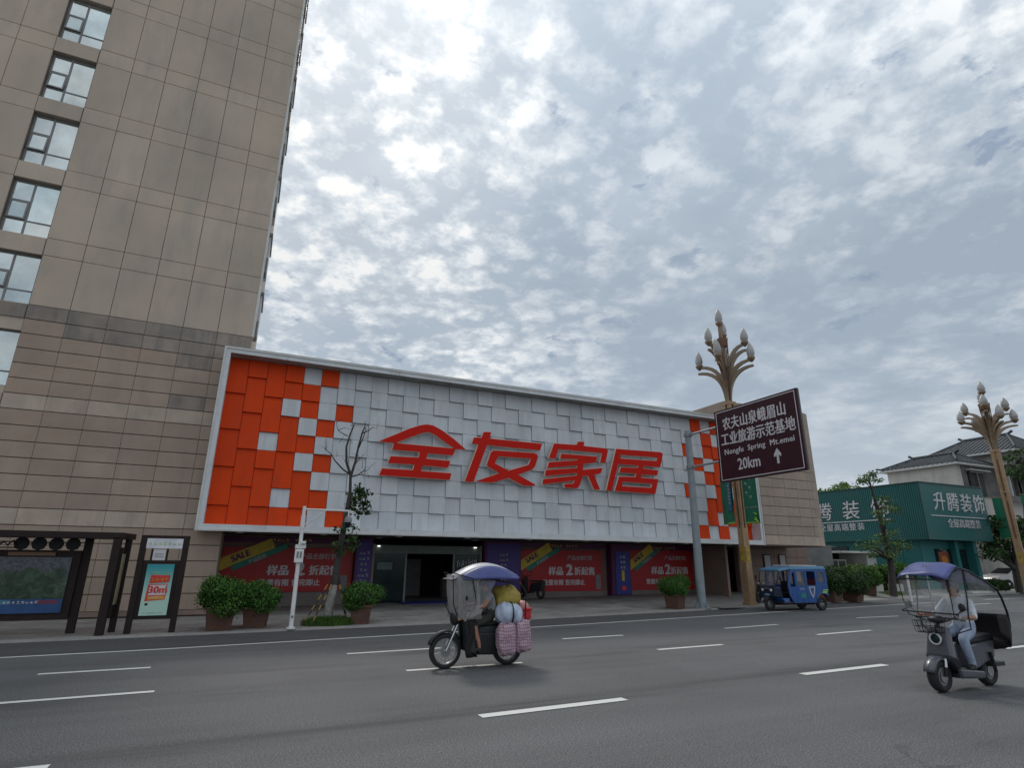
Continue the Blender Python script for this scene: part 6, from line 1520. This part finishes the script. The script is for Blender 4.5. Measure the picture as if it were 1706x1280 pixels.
for s_ in (-1, 1):
    sh_ = MB().plate([sideo]+win+[[(.25, .95), (.52, .95), (.50, 1.32), (.40, 1.50), (.27, 1.52)]], lambda u, v_, w_, s_=s_: (u, s_*(HW-.03+w_), v_), .03)
    o = sh_.build('side_shell', 'trikeblue', tk)
    for i, wq in enumerate(win):
        if i != 1: link('side_window', MB().plate([wq], lambda u, v_, w_, s_=s_: (u, s_*(HW-.02+w_), v_), .006).mesh('side_window', [M['clearpvc']]), o)
    # raised mouldings, door outline
    q = MB()
    for (x0, x1, z0, z1) in ((-.90, -.88, .36, 1.6), (-.36, -.34, .36, 1.6), (.18, .20, .36, 1.6)): q.box(x0, x1, min(s_*HW, s_*(HW+.012)), max(s_*HW, s_*(HW+.012)), z0, z1)
    q.tube([(-.80, s_*(HW+.01), .46), (-.94, s_*(HW+.01), .63), (-1.12, s_*(HW+.01), .69), (-1.32, s_*(HW+.01), .66), (-1.48, s_*(HW+.01), .6)], .018, 6)
    link('moulding', q.mesh('moulding', [M['trikeroof']]), o)
    q = MB().plate([[(-.80, .95), (-.45, .95), (-.48, .72), (-.63, .48), (-.76, .72)], [(-.73, .90), (-.52, .90), (-.55, .75), (-.63, .58), (-.70, .75)]], lambda u, v_, w_, s_=s_: (u, s_*(HW+.001+w_), v_), .003)
    link('shield_emblem', q.mesh('shield_emblem', [M['printgrey']]), o)
    for (x, z, w_, h) in ((-1.36, .80, .30, .05), (-1.30, .72, .26, .07), (-.12, .60, .26, .20)):
        link('sticker', MB().plate([[(x-w_/2, z-h/2), (x+w_/2, z-h/2+.02), (x+w_/2-.03, z+h/2), (x-w_/2, z+h/2)]], lambda u, v_, w2, s_=s_: (u, s_*(HW+.001+w2), v_), .003).mesh('sticker', [M['sticker_']] if 'sticker_' in M else [M['teal'] if h > .1 else M['lime']]), o)
    tm = strokes_mesh('xxx', .10); tm.materials.clear(); tm.materials.append(M['print'])
    tm.transform(Matrix.Translation((-.10, s_*(HW+.004), .86)) @ (RY if s_ < 0 else Matrix.Rotation(pi, 4, 'Z') @ RY)); link('lettering', tm, o)
MB().hexa([(-1.50, -HW+.03, .55), (-1.50, HW-.03, .55), (-1.46, HW-.03, .55), (-1.46, -HW+.03, .55), (-1.52, -HW+.03, 1.66), (-1.52, HW-.03, 1.66), (-1.44, HW-.03, 1.66), (-1.44, -HW+.03, 1.66)]).build('rear_panel', 'trikeblue', tk)
MB().hexa([(-1.56, -HW-.03, 1.64), (.50, -HW-.03, 1.62), (.50, HW+.03, 1.62), (-1.56, HW+.03, 1.64), (-1.50, -HW+.06, 1.76), (.50, -HW+.06, 1.74), (.50, HW-.06, 1.74), (-1.50, HW-.06, 1.76)]).build('roof', 'trikeroof', tk, bevel=.03)
MB().hexa([(.502, -HW-.03, 1.62), (1.05, -HW+.02, 1.55), (1.05, HW-.02, 1.55), (.502, HW+.03, 1.62), (.502, -HW+.06, 1.74), (1.02, -HW+.10, 1.62), (1.02, HW-.10, 1.62), (.502, HW-.06, 1.74)]).build('roof_visor', 'trikeroof', tk, bevel=.02)
MB().box(-1.2, .3, -.45, .45, 1.76, 1.80).build('roof_rack', 'trimwhite', tk)
MB().box(-1.48, .95, -HW+.04, HW-.04, .30, .38).build('floor', 'dark', tk)
b = MB()
for s_ in (-1, 1): b.tube([(.98, s_*.52, 1.56), (1.08, s_*.50, 1.25), (1.16, s_*.42, .95)], .02, 6).tube([(.60, s_*.57, 1.60), (.66, s_*.575, 1.2), (.68, s_*.575, .92), (.58, s_*.57, .60), (.48, s_*.57, .38)], .022, 6)
b.tube([(1.16, -.42, .95), (1.16, .42, .95)], .02, 6); b.build('windscreen_frame', 'black', tk)
MB().add([(1.00, -.51, 1.54), (1.00, .51, 1.54), (1.155, .42, .96), (1.155, -.42, .96)], [(3, 2, 1, 0)]).build('windscreen', 'clearpvc', tk)
ff = MB().hexa([(1.22, -.36, .55), (1.22, .36, .55), (.86, .50, .50), (.86, -.50, .50), (1.20, -.40, .94), (1.20, .40, .94), (.98, .52, .94), (.98, -.52, .94)]).build('front_cowl', mat('trike_front', (.012, .022, .05), .35, coat=.3), tk, bevel=.04)
MB().hexa([(.86, -.58, .34), (.62, -.58, .32), (.62, .58, .32), (.86, .58, .34), (.96, -.52, .50), (.62, -.585, .50), (.62, .585, .50), (.96, .52, .50)]).build('front_step', 'trikeblue', tk, bevel=.03)
for s_ in (-1, 1): MB().lathe([(.06, 0), (.055, .02), (.01, .03)], (1.225, s_*.23, .80), 'x', 14).build('headlight', 'polewhite', tk)
MB().tube([(1.245, -.17, .84), (1.25, 0, .87), (1.245, .17, .84)], .018, 6).build('grille_bar', 'chrome', tk)
MB().blob((1.235, 0, .62), (.02, .17, .05), 12, 6).build('number_plate', mat('plate_blue', (.15, .28, .45), .4), tk)
MB().hexa([(1.40, -.09, .42), (1.40, .09, .42), (.90, .09, .42), (.90, -.09, .42), (1.28, -.08, .56), (1.28, .08, .56), (.98, .08, .56), (.98, -.08, .56)]).build('front_mudguard', 'scooterblack', tk, bevel=.02)
MB().tube([(1.15, .08, .26), (1.05, .08, .55)], .02, 6).tube([(1.15, -.08, .26), (1.05, -.08, .55)], .02, 6).build('front_fork', 'black', tk)
MB().box(.18, .52, -.26, .26, .38, .72).box(.12, .20, -.26, .26, .72, 1.15).build('driver_seat', 'black', tk, bevel=.03)
MB().box(-1.35, -.95, -.52, .52, .38, .80).box(-1.42, -1.30, -.52, .52, .80, 1.25).build('rear_seat', mat('seat_red', (.25, .05, .06), .7), tk, bevel=.03)
MB().tube([(.98, 0, .9), (.80, 0, 1.06)], .02, 6).tube([(.76, -.30, 1.08), (.82, 0, 1.06), (.76, .30, 1.08)], .014, 6).build('handlebar', 'black', tk)
for s_ in (-1, 1): MB().tube([(1.05, s_*.50, 1.25), (1.1, s_*.64, 1.28)], .008, 5).blob((1.11, s_*.67, 1.27), (.015, .05, .09), 8, 6).build('mirror', 'black', tk)
MB().tube([(-1.12, -.5, .27), (-1.12, .5, .27)], .035, 8).box(-1.0, .9, -.28, .28, .22, .29).build('chassis', 'black', tk)
for o in bpy.data.objects:
    for k in ('_w', '_ww'):
        if k in o: del o[k]
